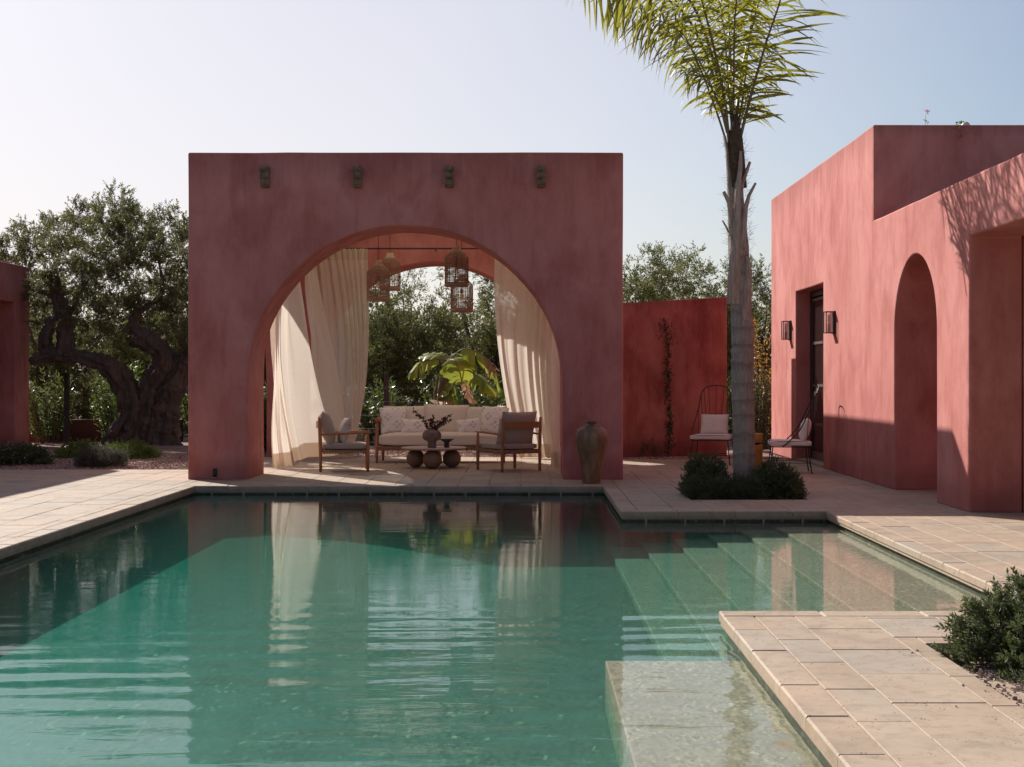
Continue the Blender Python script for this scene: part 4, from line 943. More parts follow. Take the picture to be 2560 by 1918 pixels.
    frond([z(1140,1020), z(1170,880), z(1235,620,-.05), z(1335,270,-.15), z(1425,0,-.25), z(1500,-330,-.4), z(1600,-640,-.6)], .62, s0=.24, droop=.30, n=54, wd=.034)
    frond([z(1130,960), z(1150,820), z(1185,620,.15), z(1215,330,.4), z(1260,-60,.8), z(1330,-500,1.2)], .50, s0=.2, droop=.5, n=44, thick=.014)
    frond([z(1120,940), z(1108,780), z(1090,560,.2), z(1060,200,.5), z(990,-180,.9), z(860,-450,1.4)], .52, s0=.25, droop=.55, n=44, thick=.014)
    frond([z(1120,920), z(1122,760), z(1125,500,-.2), z(1130,150,-.5), z(1160,-150,-.9), z(1190,-420,-1.4)], .42, s0=.22, droop=.8, n=36, thick=.013)
    # long frond arching over to the left with hanging leaflets
    frond([z(1085,860,.1), z(1000,420,.1), z(850,20,.1), z(620,-180,.0), z(380,-210,-.1), z(150,-80,-.2)], .80, s0=.30, droop=1.5, n=56)
    frond([z(1080,840,.2), z(960,400,.4), z(780,60,.6), z(520,-50,.7), z(310,0,.8)], .66, s0=.38, droop=1.5, n=44)
    frond([z(1140,760), z(1190,400,.5), z(1290,0,1.0), z(1400,-350,1.6), z(1560,-600,2.2)], .55, s0=.3, droop=.8, n=44)
    frond([z(1090,880,-.05), z(1040,700,-.15), z(960,540,-.3), z(880,470,-.4), z(800,470,-.5)], .34, s0=.25, droop=2.2, n=22, thick=.009)
    frond([z(1080,820,.1), z(980,560,.15), z(860,330,.2), z(700,160,.3), z(520,120,.35)], .55, s0=.30, droop=1.7, n=40, thick=.012)
    frond([z(1160,820,.2), z(1220,600,.3), z(1300,420,.5), z(1400,330,.6)], .34, s0=.25, droop=1.8, n=24, thick=.009)
    frond([z(1110,760), z(1100,350,1.0), z(1080,-100,1.8), z(1050,-400,2.6)], .6, s0=.3, droop=.8, n=40)
palm()

# ================================================================ CURTAINS
def curtain(label, top, bot, pts_top, pts_bot, zt, folds=7, amp=.05, seed=0, mid=None, heading=True, hem=.16, phase=0, ncol=90, nrow=46, blow=(0,0,0)):
    """top/bot: polylines of (X,Y) at the rail and at the hem; zb for the hem comes with bot points"""
    rnd = random.Random(seed)
    def poly(P, u):
        n = len(P)-1; i = min(int(u*n), n-1); s = u*n-i; return P[i]*(1-s)+P[i+1]*s
    V = []; UV = []
    for j in range(nrow+1):
        v = j/nrow
        for i in range(ncol+1):
            u = i/ncol; a = poly(pts_top, u); b = poly(pts_bot, u); vv = v**1.35
            p = a*(1-vv)+b*vv; p.z = a.z*(1-v)+b.z*v
            if mid: p += Vector(mid)*math.sin(math.pi*v)*(.4+.6*math.sin(math.pi*u)) 
            tx = (poly(pts_top, min(1,u+.02))-poly(pts_top, max(0,u-.02))); tb = (poly(pts_bot, min(1,u+.02))-poly(pts_bot, max(0,u-.02))); d = (tx*(1-vv)+tb*vv); d.z = 0; d.normalize() if d.length > 0 else None
            nn = Vector((-d.y, d.x, 0)); A = amp*(1-.62*v**.8)*(1+.9*noise.noise(Vector((u*3, v*1.2, seed))))
            ph = folds*2*math.pi*(u+.10*math.sin(5*u+seed))+phase+(1.2+2.2*v)*noise.noise(Vector((u*2.3, v*.9+seed, 7))); f = math.sin(ph)+.35*math.sin(2.1*ph+1.7*v+seed)+.25*math.sin(3.7*ph+seed)*(1-v)
            p += nn*(A*f*(.55+.45*min(1, v*4))+.36*v*noise.noise(Vector((u*1.5+seed, v*1.1, 3)))) + d*A*.35*math.cos(ph)
            if j == 0: p.z += .012*math.sin(i*2.1)+.01*rnd.random()
            if j == nrow: p.z += .012*math.sin(ph*.5)
            p.z = max(p.z, .006); V.append(p)
    mb = MB(); mb.cur = True; n = ncol+1; fs = [(j*n+i, j*n+i+1, (j+1)*n+i+1, (j+1)*n+i) for j in range(nrow) for i in range(ncol)]
    root = empty('curtain', (pts_top[0].x, pts_top[0].y, zt), 0, label, 'curtain', 'linen curtains of the pavilion'); inv = -root.location
    mb.add([p+inv for p in V], fs); o = mb.build('curtain_cloth', M['linen'], root, fix=False)
    # hem: a second layer over the bottom 16 cm, standing 3 mm proud
    r0 = nrow-3; hb = MB(); hb.cur = True; W_ = []
    for j in range(r0, nrow+1):
        for i in range(n): W_.append(V[j*n+i]+inv+Vector((0, -.004, 0)))
    hb.add(W_, [(j*n+i, j*n+i+1, (j+1)*n+i+1, (j+1)*n+i) for j in range(nrow-r0) for i in range(ncol)]); hb.build('hem', M['hem'], root, fix=False)
    if heading:
        hb = MB(); hb.cur = True; W_ = []
        for j in range(0, 3):
            for i in range(n): W_.append(V[j*n+i]+inv+Vector((0, -.004, (.035 if j == 0 else 0))))
        hb.add(W_, [(j*n+i, j*n+i+1, (j+1)*n+i+1, (j+1)*n+i) for j in range(2) for i in range(ncol)]); hb.build('heading', M['hem'], root, fix=False)
RZ = 3.60
def X(x, Y, z): return Vector(((x-CX)/F*Y, Y, z))
# big one on the rear rail, left half
curtain('wide linen curtain hanging behind the left armchair, left of the sofa', None, None, [X(778,24.95,RZ), X(850,24.9,RZ), X(921,24.85,RZ)], [X(800,24.6,.02), X(868,24.4,.02), X(905,24.7,.02)], RZ, 7, .05, 3, mid=(.14,-.1,0))
# left side, two blown panels
curtain('narrow blown linen curtain in the middle of the left group', None, None, [Vector((-3.66,24.9,RZ)), Vector((-3.68,24.1,RZ)), Vector((-3.68,23.5,RZ))], [X(862,23.7,.40), X(832,23.4,.36), X(808,23.0,.30)], RZ, 2.5, .05, 11, mid=(-.02,-.1,0))
curtain('front blown linen curtain billowing towards the left armchair', None, None, [Vector((-3.70,21.2,3.3)), Vector((-3.70,21.9,3.3)), Vector((-3.66,22.7,3.3))], [X(682,21.7,.012), X(735,21.55,.05), X(772,21.75,.18), X(815,22.1,.20)], 3.3, 4.2, .075, 5, mid=(-.12,0,0))
# right side
curtain('wide linen curtain behind the right armchair', None, None, [X(1240,25.0,RZ), X(1325,24.8,RZ), X(1394,24.4,RZ)], [X(1290,24.7,.02), X(1345,24.5,.02), X(1380,24.2,.02)], RZ, 7, .05, 8, mid=(-.22,0,0))
curtain('narrow grey-white curtain at the right jamb of the arch', None, None, [Vector((.44,23.6,3.4)), Vector((.46,22.6,3.4)), Vector((.46,21.9,3.4))], [X(1376,22.2,.02), X(1388,21.9,.02), X(1400,21.6,.02)], 3.4, 4, .035, 9)
rl = empty('curtain_rail', (-1.6, 24.9, RZ+.05), 0, 'thin dark curtain rail across the rear arch', 'rail')
MB().tube([(-2.15,.02,0), (2.05,.02,0)], .014, 8).build('rod', M['iron'], rl)
for x in (-2.1, 0, 2.0): MB().box(x-.008, x+.008, .02, .52, -.008, .008).build('bracket', M['iron'], rl)
for xs, lb in ((-3.72, 'dark side curtain rail above the blown curtains on the left'), (.42, 'dark side curtain rail inside the right pier')):
    r_ = empty('curtain_rail', (xs, 22.9, RZ+.04), 0, lb, 'rail'); MB().tube([(0,-2.4,0), (0,2.4,0)], .013, 8).build('rod', M['iron'], r_)
    for y in (-2.2, 0, 2.2): MB().box(-.008, .008, y-.008, y+.008, .0, .47).build('bracket', M['iron'], r_)

# ================================================================ PENDANT LANTERNS
def pendant(cx, ytop, ybot, Y, label, pale=False):
    p = Q(cx, ybot, Y); H = (ybot-ytop)/F*Y; e = empty('woven_pendant_lamp', p, 0, label, 'pendant lamp', 'woven pendant lamps under the pavilion roof')
    Rr = .172; prof = []
    def rad(s):                       # s 0 bottom ..1 top
        if s < .06: return Rr*(.93+.07*s/.06)
        if s < .72: return Rr
        if s < .90: return Rr*(1-.64*((s-.72)/.18)**1.05)
        return Rr*(.36-.05*(s-.90)/.10)
    mb = MB(); n = 30; rnd = random.Random(int(cx))
    for k in range(n):
        a = 2*math.pi*(k+rnd.uniform(-.12,.12))/n
        mb.tube([(rad(s)*math.cos(a)+rnd.uniform(-.0015,.0015), rad(s)*math.sin(a), s*H) for s in np.linspace(.0,.88,20)], .0043, 4, False)
    s = .10
    while s < .90:
        r = rad(s); mb.tube([(r*math.cos(t)*1.015, r*math.sin(t)*1.015, s*H+rnd.uniform(-.0012,.0012)) for t in np.linspace(0, 2*math.pi, 33)], .0043, 4, False); s += .036 if s < .74 else .030
    mb.build('woven_shade', M['rattan'], e)
    MB().lathe([(rad(0)*1.0-.014,0),(rad(0)*1.01,0.0),(rad(.03)*1.03,.02*H),(rad(.09)*1.03,.09*H),(rad(.10)*1.0-.008,.095*H)]+[(rad(.02)-.012,.01*H)], n=32).build('base_band', M['rattan'], e)
    MB().lathe([(rad(.84),.84*H),(rad(.88)*1.02,.88*H),(rad(.93)*1.02,.93*H),(rad(1.),1.0*H),(rad(1.)-.02,1.0*H)], n=28).build('neck', M['rattan_pale' if pale else 'rattan'], e)
    MB().tube([(0,0,.45*H), (0,0,4.12-p.z)], .005, 6).build('cord', M['iron'], e)
    MB().lathe([(.006,.62*H),(.02,.60*H),(.022,.52*H),(.018,.50*H)], n=14).build('bulb_holder', M['iron'], e)
    MB().lathe([(.010,.50*H),(.030,.44*H),(.034,.39*H),(.020,.34*H),(.004,.33*H)], n=14).build('bulb', M['bulb'], e)
pendant(945.5, 651, 753.6, 21.9, 'woven lantern hanging lowest of the left pair, in front')
pendant(975, 633, 726.5, 23.6, 'woven lantern with a pale neck behind in the left pair', True)
pendant(1141.5, 615, 717.5, 20.9, 'dark woven lantern hanging highest in the right pair, in front')
pendant(1154.5, 686, 781, 22.2, 'woven lantern hanging lowest in the right pair, partly hidden')

# ================================================================ PILLOWS AND FURNITURE
def pillow_mb(wd, ht, th, n=16, pinch=.10, wr=.004, seed=0):
    mb = MB(); mb.cur = True; V = []; UV = []
    for side in (1, -1):
        for j in range(n+1):
            for i in range(n+1):
                u = 2*i/n-1; v = 2*j/n-1; k = ((1-abs(u)**2.6)*(1-abs(v)**2.6))**.55
                x = u*wd/2*(1-pinch*.5*(1-v*v)*abs(u)**3); z = v*ht/2*(1-pinch*.5*(1-u*u)*abs(v)**3)
                y = side*(th/2*k+wr*noise.noise(Vector((u*4+seed, v*4, side*3)))*3*k); V.append((x, y, z+ht/2)); UV.append(((u+1)/2*wd*2, (v+1)/2*ht*2))
    m = (n+1)**2; fs = []
    for s in (0, 1):
        for j in range(n):
            for i in range(n):
                a = s*m+j*(n+1)+i; q = (a, a+1, a+n+2, a+n+1); fs.append(q if s else q[::-1])
    mb.add(V, fs); mb.uv = UV; return mb
def pillow(name, wd, ht, th, mt, p, rot, parent=None, label=None, group=None, cat='pillow', seed=0):
    o = pillow_mb(wd, ht, th, seed=seed).build(name, M[mt], parent, fix=False); o.location = p; o.rotation_euler = rot
    me = o.data; bm = bmesh.new(); bm.from_mesh(me); bmesh.ops.remove_doubles(bm, verts=bm.verts, dist=.0006); bmesh.ops.recalc_face_normals(bm, faces=bm.faces); bm.to_mesh(me); bm.free()
    if label: tag(o, label, cat, group)
    return o
def slab_mb(x0, x1, y0, y1, z0, z1, r=.03, puff=.012, n=14, seed=0):     # soft seat cushion
    mb = MB(); mb.cur = True; bm = bmesh.new(); bmesh.ops.create_cube(bm, size=1); bmesh.ops.subdivide_edges(bm, edges=bm.edges, cuts=9, use_grid_fill=True)
    for v in bm.verts:
        u, w_, h = v.co.x*2, v.co.y*2, v.co.z*2
        ex = 1+puff/(x1-x0)*2*(1-h*h); 
        k = (1-abs(u)**6)*(1-abs(w_)**6); lim = 1-.18*(abs(u)**12+abs(w_)**12)*abs(h)**3
        z = h*lim+puff*2/(z1-z0)*k*(1 if h > 0 else -.2)*abs(h)+.02*noise.noise(Vector((u*3+seed, w_*3, h)))
        cr = 1-.02*(abs(h)**4)
        v.co = Vector(((x0+x1)/2+u*(x1-x0)/2*cr, (y0+y1)/2+w_*(y1-y0)/2*cr, (z0+z1)/2+z*(z1-z0)/2))
    idx = {v: i for i, v in enumerate(bm.verts)}; mb.add([v.co.copy() for v in bm.verts], [tuple(idx[v] for v in f.verts) for f in bm.faces]); bm.free(); return mb

def leg(mb, x, y, z0, z1, r0=.020, r1=.026): mb.tube([(x,y,z0),(x,y,(z0+z1)*.35),(x,y,(z0+z1)*.75),(x,y,z1)], [r0, r1, r1, r0*.92], 12)
def armchair(name, p, rz, label):
    """local: +Y is the way it faces, origin between the legs; width 0.68, depth 0.72"""
    e = empty(name, p, rz, label, 'armchair', 'teak armchairs with webbed seats'); W2, D2 = .33, .345
    for sx in (-1, 1):
        m = MB(); m.tube([(sx*W2,-D2,0),(sx*W2,-D2,.3),(sx*W2,-D2-.012,.62),(sx*W2,-D2-.02,.80)], [.020,.026,.025,.019], 12); m.build('back_leg', M['teak'], e)
        m = MB(); leg(m, sx*W2, D2, 0, .555); m.build('front_leg', M['teak'], e)
        m = MB(); m.tube([(sx*W2,-D2,.545),(sx*W2,-.1,.56),(sx*W2,.2,.572),(sx*W2,D2+.06,.572)], [.016,.024,.026,.016], 12, True, lambda i, a, p_: 1-.25*abs(math.sin(a))); m.build('armrest', M['teak'], e)
        MB().tube([(sx*W2,-D2,.30),(sx*W2,D2,.30)], .018, 10).build('side_rail', M['teak'], e)
        MB().tube([(sx*W2,-D2-.01,.50),(sx*W2*.9,-D2-.01,.50)], .01, 8).build('back_peg', M['iron'], e)
    MB().tube([(-W2,D2,.30),(W2,D2,.30)], .018, 10).build('front_rail', M['teak'], e); MB().tube([(-W2,-D2,.30),(W2,-D2,.30)], .018, 10).build('rear_rail', M['teak'], e)
    b = MB(); n = 9
    for k in range(n):                                              # curved top slat
        x0 = -W2+2*W2*k/n; x1 = -W2+2*W2*(k+1)/n; c = lambda x: -D2-.02-.035*(1-(x/W2)**2)
        b.add([(x0,c(x0)-.012,.64),(x1,c(x1)-.012,.64),(x1,c(x1)+.012,.64),(x0,c(x0)+.012,.64),(x0,c(x0)-.012,.735),(x1,c(x1)-.012,.735),(x1,c(x1)+.012,.735),(x0,c(x0)+.012,.735)], [(0,3,2,1),(4,5,6,7),(0,1,5,4),(2,3,7,6)]+([(3,0,4,7)] if k == 0 else [])+([(1,2,6,5)] if k == n-1 else []))
    b.build('back_slat', M['teak'], e, fix=False)
    s = MB()                                                      # straps wrapped over the rails
    for k in range(15):
        t = -D2+.035+(2*D2-.07)*(k+.5)/15; hw = .0165
        for sx in (-1, 1): s.box(sx*(W2+.0)-.022, sx*(W2+.0)+.022, t-hw, t+hw, .262+.004*(k%2), .322)
        s.box(-W2+.02, W2-.02, t-hw, t+hw, .300, .304)
    for k in range(15):
        t = -W2+.035+(2*W2-.07)*(k+.5)/15; hw = .0165
        for sy in (-1, 1): s.box(t-hw, t+hw, sy*D2-.022, sy*D2+.022, .262+.004*(k%2), .322)
        s.box(t-hw, t+hw, -D2+.02, D2-.02, .3045, .308)
    s.build('webbed_seat', M['strap'], e)
    slab_mb(-W2+.035, W2-.035, -D2+.03, D2+.0, .325, .41, seed=2).build('seat_cushion', M['grey_cush'], e, fix=False)
    pillow('back_cushion', .61, .52, .20, 'grey_cush', (0, -D2+.165, .385), (R(15), 0, 0), e, seed=4)
    return e
# leg positions read from the photo give the chairs' turn
ac1 = armchair('armchair', (-2.72, 21.25, 0), R(-82), 'teak armchair with grey cushions at the left, beside the blown curtain')
ac2 = armchair('armchair', (-.26, 21.28, 0), R(33), 'teak armchair at the right, seen from behind')
def rel(e, v): return e.location+Matrix.Rotation(e.rotation_euler.z, 3, 'Z') @ Vector(v)
pillow('throw_pillow', .42, .40, .15, 'pattern2', rel(ac1, (.02, -.05, .405)), (R(-16), 0, ac1.rotation_euler.z+R(8)), label='dark block-printed pillow standing in the left armchair', group='block-printed pillows', seed=3)
pillow('throw_pillow', .44, .38, .12, 'pattern2', rel(ac2, (-.06, -.07, .41)), (R(14), 0, ac2.rotation_euler.z+R(4)), label='dark block-printed pillow edge showing in the right armchair', group='block-printed pillows', seed=5)

def sofa():
    e = empty('sofa', (-1.39, 23.45, 0), 0, 'long taupe sofa with a teak frame at the back of the pavilion', 'sofa'); W2 = 1.03; y0, y1 = -.36, .44
    for sx in (-1, 1):
        m = MB(); leg(m, sx*W2, y0, 0, .70, .020, .027); m.build('front_leg', M['teak'], e); m = MB(); leg(m, sx*(W2-.02), y1, 0, .70, .020, .027); m.build('back_leg', M['teak'], e)
        MB().tube([(sx*W2,y0-.05,.70),(sx*W2,y0,.705),(sx*(W2-.01),.1,.70),(sx*(W2-.02),y1,.69)], [.038,.038,.030,.022], 14).build('armrest', M['teak'], e)
    MB().tube([(-W2,y0,.245),(W2,y0,.245)], .020, 10).tube([(-W2,y1,.245),(W2,y1,.245)], .020, 10).build('seat_rail', M['teak'], e)
    MB().tube([(-W2,y1,.60),(W2,y1,.60)], .018, 10).build('back_rail', M['teak'], e)
    for x in (-.02,): m = MB(); leg(m, x, y0, 0, .23); m.build('middle_leg', M['teak'], e)
    s = MB(); n = 54
    for k in range(n):
        t = -W2+.03+(2*W2-.06)*(k+.5)/n; s.box(t-.0165, t+.0165, y0-.025, y0+.025, .205+.003*(k%2), .272); s.box(t-.0165, t+.0165, y0+.02, y1-.02, .262, .266)
    s.build('webbed_seat', M['strap'], e)
    slab_mb(-W2+.035, W2-.035, y0-.035, y1-.02, .275, .475, puff=.02, seed=7).build('seat_cushion', M['taupe'], e, fix=False)
    for k, (x, wd, h, rz, rx) in enumerate(((-.62,.74,.50,2,-14), (.05,.76,.52,-1,-12), (.70,.72,.49,-3,-14))):
        pillow('back_cushion', wd, h, .24, 'taupe', (x, y1-.26, .435), (R(rx), R((0,1.5,-1)[k]), R(rz)), e, seed=10+k)
    return e
so_ = sofa(); S = so_.location
pg = 'pale patterned pillows on the sofa'
pillow('throw_pillow', .46, .46, .14, 'pattern', S+Vector((-.77,-.03,.47)), (R(-17), R(-4), R(7)), label='large block-printed pillow at the left end of the sofa', group=pg, seed=21)
pillow('throw_pillow', .42, .25, .12, 'pattern', S+Vector((-.45,-.20,.472)), (R(-16), R(3), R(2)), label='small oblong printed pillow at the left end of the sofa', group=pg, seed=22)
pillow('throw_pillow', .46, .46, .14, 'pattern', S+Vector((.83,-.03,.47)), (R(-17), R(5), R(-8)), label='large block-printed pillow at the right end of the sofa', group=pg, seed=23)
pillow('throw_pillow', .40, .25, .12, 'pattern', S+Vector((.47,-.20,.472)), (R(-16), R(-6), R(-2)), label='small oblong printed pillow at the right end of the sofa', group=pg, seed=24)

# coffee table
ct = empty('coffee_table', (-1.42, 21.9, 0), 0, 'round low table resting on three turned wooden balls', 'table')
def ball(x, y, r):
    m = MB(); m.lathe([(r*math.sin(t), r-r*math.cos(t)) for t in np.linspace(.02, math.pi-.02, 26)], n=40); o = m.build('ball_foot', M['ball'], ct); 
    # shape around its own centre so the turned rings are concentric on the face
    for v in o.data.vertices: v.co.z -= r
    o.location = (x, y, r); return o
ball(.0, -.30, .147); ball(-.285, .05, .142); ball(.275, .05, .142)
MB().lathe([(.45,.285),(.492,.288),(.502,.300),(.502,.308),(.490,.317),(.30,.318)], n=64).build('tabletop', M['tabletop'], ct, fix=True)
T0 = ct.location
vz = empty('vase', T0+Vector((-.02+.0, -.15, .318)), 0, 'rough rounded clay vase on the coffee table', 'vase')
def blobv(t, z):
    k = min(1, max(0, (z-.10)/.06)); return 1+.10*k*math.cos(2*t+.4)+.04*k*math.sin(3*t)
MB().lathe([(.060,0),(.066,.004),(.066,.07),(.070,.095),(.115,.118),(.135,.150),(.133,.200),(.118,.238),(.085,.262),(.050,.272),(.040,.262),(.05,.20)], n=40, wob=blobv).build('vase_body', M['clay'], vz)
MB().lathe([(.034,.262),(.048,.273),(.052,.284),(.044,.288),(.036,.280)], n=24).build('vase_rim', M['clay'], vz)
br = empty('dried_branches', T0+Vector((-.02, -.15, .318+.27)), 0, 'dried dark red leafy branches standing in the vase', 'branches')
def branches():
    rs = np.random.RandomState(12); ends = [(-.27,.0,.30),(-.20,-.03,.22),(.02,.0,.20),(.08,.02,.14),(.24,-.02,.18),(.28,.03,.22),(.17,-.04,.12),(-.03,.02,.16),(.30,0,.15)]; P = []; D = []; m = MB()
    for (x, y, z) in ends:
        p0 = Vector((rs.uniform(-.015,.015), rs.uniform(-.015,.015), -.12)); p2 = Vector((x, y, z)); p1 = Vector((x*.25, y*.3, z*.5)); path = [p0.lerp(p1, s).lerp(p1.lerp(p2, s), s) for s in np.linspace(0, 1, 12)]
        m.tube(path, [.004-.0002*k for k in range(12)], 5)
        for k in range(3, 12):
            for j in range(5): P.append(tuple(path[k])); D.append(rs.normal(0, 1, 3))
    m.build('twig', M['twig'], br); P = np.array(P)+rs.normal(0, .006, (len(P), 3)); D = unit(np.array(D)); U = unit(np.cross(D, rs.normal(0, 1, D.shape)))
    V, Fc = blades(P, D, U, rs.uniform(.025, .055, len(P)), rs.uniform(.022, .040, len(P)), bend=.15); npmesh('dry_leaves', V, Fc, M['dry'], br)
branches()
bw = empty('footed_bowl', T0+Vector((.205, -.12, .318)), 0, 'small black footed bowl on the coffee table right of the vase', 'bowl')
MB().lathe([(.038,0),(.041,.004),(.038,.07),(.042,.082),(.080,.105),(.112,.126),(.108,.130),(.06,.108),(.02,.10)], n=32).build('bowl_body', M['dark_bowl'], bw)

# tall urn
un = empty('urn', (.858, 18.60, 0), 0, 'tall brown glazed urn against the right pavilion pier', 'urn')
MB().lathe([(.105,0),(.112,.006),(.125,.10),(.150,.25),(.180,.40),(.205,.53),(.212,.60),(.203,.665),(.170,.715),(.115,.750),(.078,.762),(.068,.770),(.064,.785)], n=56, wob=lambda t, z: 1+.008*math.sin(z*60)+.01*math.cos(2*t)).build('urn_body', M['urn'], un)
MB().lathe([(.062,.772),(.066,.778),(.070,.80),(.076,.812),(.070,.816),(.055,.810),(.050,.77)], n=40).build('rim', M['urn'], un)
# mustard stool
st = empty('stool', (3.49, 21.95, 0), 0, 'mustard yellow glazed drum stool partly hidden by the palm trunk', 'stool')
MB().lathe([(.150,0),(.158,.006),(.160,.34),(.158,.352),(.10,.356)], n=40).build('drum_base', M['mustard'], st)
MB().lathe([(.10,.35),(.10,.384)], n=30).build('waist', M['frame'], st)
MB().lathe([(.10,.38),(.158,.386),(.165,.395),(.165,.515),(.160,.526),(.05,.528)], n=40).build('drum_seat', M['mustard'], st)

# iron chairs
def iron_chair(p, rz, label, plabel):
    e = empty('spindle_chair', p, rz, label, 'chair', 'black iron high-backed chairs'); sw, sd, zs = .33, .31, .385      # faces +Y
    for sx in (-1, 1):
        for sy in (-1, 1): MB().tube([(sx*(sw-.05),sy*(sd-.06),zs),(sx*(sw-.01),sy*(sd-.01),0)], .0085, 8).tube([(sx*(sw-.01),sy*(sd-.01),.012),(sx*(sw-.01),sy*(sd-.01),0)], .013, 8).build('leg', M['iron'], e)
    f = MB()
    def rr(w_, d_, z): 
        pts = []
        for k in range(41):
            t = 2*math.pi*k/40; c, s = math.cos(t), math.sin(t); pts.append((w_*math.copysign(abs(c)**.45, c), d_*math.copysign(abs(s)**.45, s), z))
        return pts
    f.tube(rr(sw, sd, zs), .009, 8, False); f.build('seat_frame', M['iron'], e)
    g = MB(); g.tube(rr(sw-.03, sd-.03, .15), .005, 6, False); g.build('foot_ring', M['iron'], e)
    # arched back hoop starting on the sides of the seat
    ctrl = [(-sw,.12,zs),(-sw-.005,.02,zs+.08),(-sw+.01,-.14,zs+.26),(-sw+.06,-.26,zs+.50),(-.24,-.36,zs+.72),(-.20,-.395,zs+.81),(-.13,-.415,zs+.86),(0,-.425,zs+.875)]
    ctrl += [(-x, y, z) for x, y, z in ctrl[-2::-1]]; hoop = []
    for i in range(len(ctrl)-1):
        P_ = [Vector(ctrl[max(0, min(len(ctrl)-1, i+j))]) for j in (-1, 0, 1, 2)]
        for k in range(5):
            t = k/5; hoop.append(.5*((2*P_[1])+(-P_[0]+P_[2])*t+(2*P_[0]-5*P_[1]+4*P_[2]-P_[3])*t*t+(-P_[0]+3*P_[1]-3*P_[2]+P_[3])*t**3))
    hoop.append(Vector(ctrl[-1]))
    MB().tube(hoop, .009, 8).build('back_hoop', M['iron'], e)
    sp_ = MB(); n = 9
    for k in range(1, n+1):
        u = -1+2*k/(n+1); top = hoop[int(round(15+(len(hoop)-31)*(k-1)/(n-1)))]
        xb = u*sw*.97; yb = -sd*math.sqrt(max(0, 1-abs(u)**3.5))
        sp_.tube([(xb, yb, zs), (xb*.6+top[0]*.4, yb*.6+top[1]*.4-.004, zs*.6+top[2]*.4), top], .0050, 6)
    sp_.build('spindles', M['iron'], e)
    slab_mb(-sw+.012, sw-.012, -sd+.012, sd-.012, zs+.01, zs+.085, puff=.006, seed=3).build('seat_cushion', M['white_cush'], e, fix=False)
    pp = MB(); 
    for z in (zs+.018, zs+.083): pp.tube([(x*.985, y*.985, z) for x, y, _ in rr(sw-.008, sd-.008, z)], .004, 6, False)
    pp.build('piping', M['piping'], e)
    pillow('throw_pillow', .46, .34, .15, 'white_cush', rel(e, (.0, -sd+.13, zs+.08)), (R(16), 0, rz), label=plabel, group='white pillows on the iron chairs', seed=int(p[0]*10))
    return e
iron_chair((3.01, 22.95, 0), R(180-16), 'black iron chair left of the palm trunk, in front of the red wall', 'white pillow on the chair left of the palm')
iron_chair((3.86, 20.85, 0), R(83), 'black iron chair in profile beside the house door', 'white pillow on the chair beside the house door')

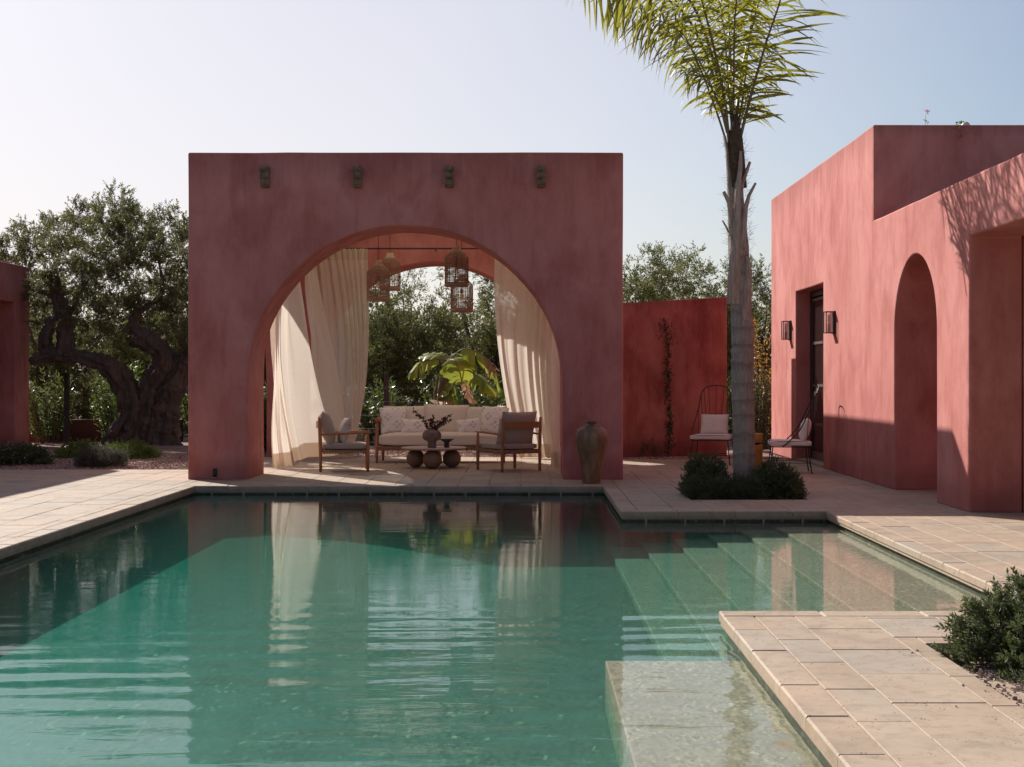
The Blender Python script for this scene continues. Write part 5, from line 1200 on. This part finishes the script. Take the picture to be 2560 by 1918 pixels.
# things growing on the house roof
def onroof():
    Yf = 18.62
    p = Q(2315, 316, Yf); p.z = 4.69; e = empty('roof_flower', p, 0, 'single pink flower on a thin stem on the house roof edge', 'flower'); rs = np.random.RandomState(2)
    MB().tube([(-.01,0,0),(-.005,0,.10),(0,0,.185)], .0022, 5).tube([(.03,0,0),(.005,0,.035),(-.02,0,.06)], .002, 5).build('stem', M['lime'], e)
    P = np.array([[0,0,.19]]*26+[[.025,0,.175]]*22)+rs.normal(0, .010, (48, 3)); D = unit(rs.normal(0, 1, P.shape)); U = unit(np.cross(D, rs.normal(0, 1, P.shape)))
    V, Fc = blades(P, D, U, np.full(48, .022), np.full(48, .013)); npmesh('blossom', V, Fc, M['petal'], e)
    P = np.array([[-.015,0,.055],[.01,0,.035],[-.005,0,.045]]); D = unit(np.array([[-.6,-.3,.7],[.9,-.3,.1],[.3,-.5,.5]])); U = unit(np.cross(D, np.array([[0,1,0]]*3))); V, Fc = blades(P, D, U, np.full(3, .035), np.full(3, .02)); npmesh('leaf', V, Fc, M['lime'], e)
    p = Q(2396, 316, Yf-.04); p.z = 4.69; e = empty('roof_succulent', p, 0, 'little green trailing plant hanging over the house roof edge', 'plant')
    MB().tube([(0,.05,.0),(0,-.0,.01),(.0,-.02,-.03),(.015,-.025,-.09),(.022,-.025,-.17)], .003, 5).build('stem', M['lime'], e)
    c = np.array([[-.02,-.02,.02]]*12+[[.03,-.02,.025]]*12+[[.02,-.03,-.05]]*7+[[.02,-.03,-.14]]*5+[[.022,-.03,-.17]]*3); P = c+rs.normal(0, .009, c.shape); D = unit(rs.normal(0, 1, P.shape)+np.array([0,-.3,.3])); U = unit(np.cross(D, rs.normal(0, 1, P.shape)))
    V, Fc = blades(P, D, U, np.full(len(P), .028), np.full(len(P), .022)); npmesh('foliage', V, Fc, M['lime'], e)
    p = Q(2414, 316, Yf+.08); p.z = 4.685; o = MB().lathe([(.055,-.0),(.052,.02),(.04,.045),(.022,.060),(.003,.066)], n=20, wob=lambda t, z: 1+.12*math.cos(t*2+1)).build('roof_stone', M['candle']); o.location = p
    tag(o, 'pale rounded stone on the house roof edge beside the trailing plant', 'stone')
onroof()

# ---- loose pebbles: gravel beds and planter edges
def pebbles():
    rs = np.random.RandomState(9); P = []
    def area(x0, x1, y0, y1, z, n, s): 
        for k in range(n): P.append((rs.uniform(x0, x1), rs.uniform(y0, y1), z, s*rs.uniform(.5, 1.3)))
    area(-9.6, -4.7, 21.47, 24.5, .0, 9000, .016); area(1.33, 4.5, 24.27, 24.9, .0, 1800, .02); area(1.9, 3.18, 16.12, 17.9, -.035, 900, .015); area(2.09, 3.43, 5.0, 7.35, -.035, 2600, .010); area(-3.6, .4, 24.9, 27.5, -.01, 2500, .016)
    area(1.6, 3.5, 15.7, 18.2, .004, 24, .008); area(1.75, 2.07, 4.6, 7.7, .004, 12, .006)
    P = np.array(P); n = len(P); m = P[:, 0] < -4.65; P[m, 2] = -.02+.05*np.minimum(1, (P[m, 1]-21.6).clip(0)/1.5)+.10*np.exp(-((P[m, 0]+7)**2+(P[m, 1]-26)**2)/5)+.004
    base = np.array([[1,.1,-.6],[-.1,1,-.6],[-1,-.1,-.6],[.1,-1,-.6],[.55,.2,.5],[-.2,.6,.45],[-.6,-.2,.55],[.2,-.55,.5]])
    V = P[:, None, :3]+base[None]*P[:, None, 3:4]*rs.uniform(.75, 1.25, (n, 8, 1)); V = V.reshape(-1, 3)
    q = np.array([[4,5,6,7],[0,1,5,4],[1,2,6,5],[2,3,7,6],[3,0,4,7]]); Fc = (np.arange(n)[:, None, None]*8+q[None]).reshape(-1, 4)
    tag(npmesh('gravel', V, Fc, M['pebble']), 'loose pinkish gravel in the beds', 'gravel', None, 'stuff')
pebbles()
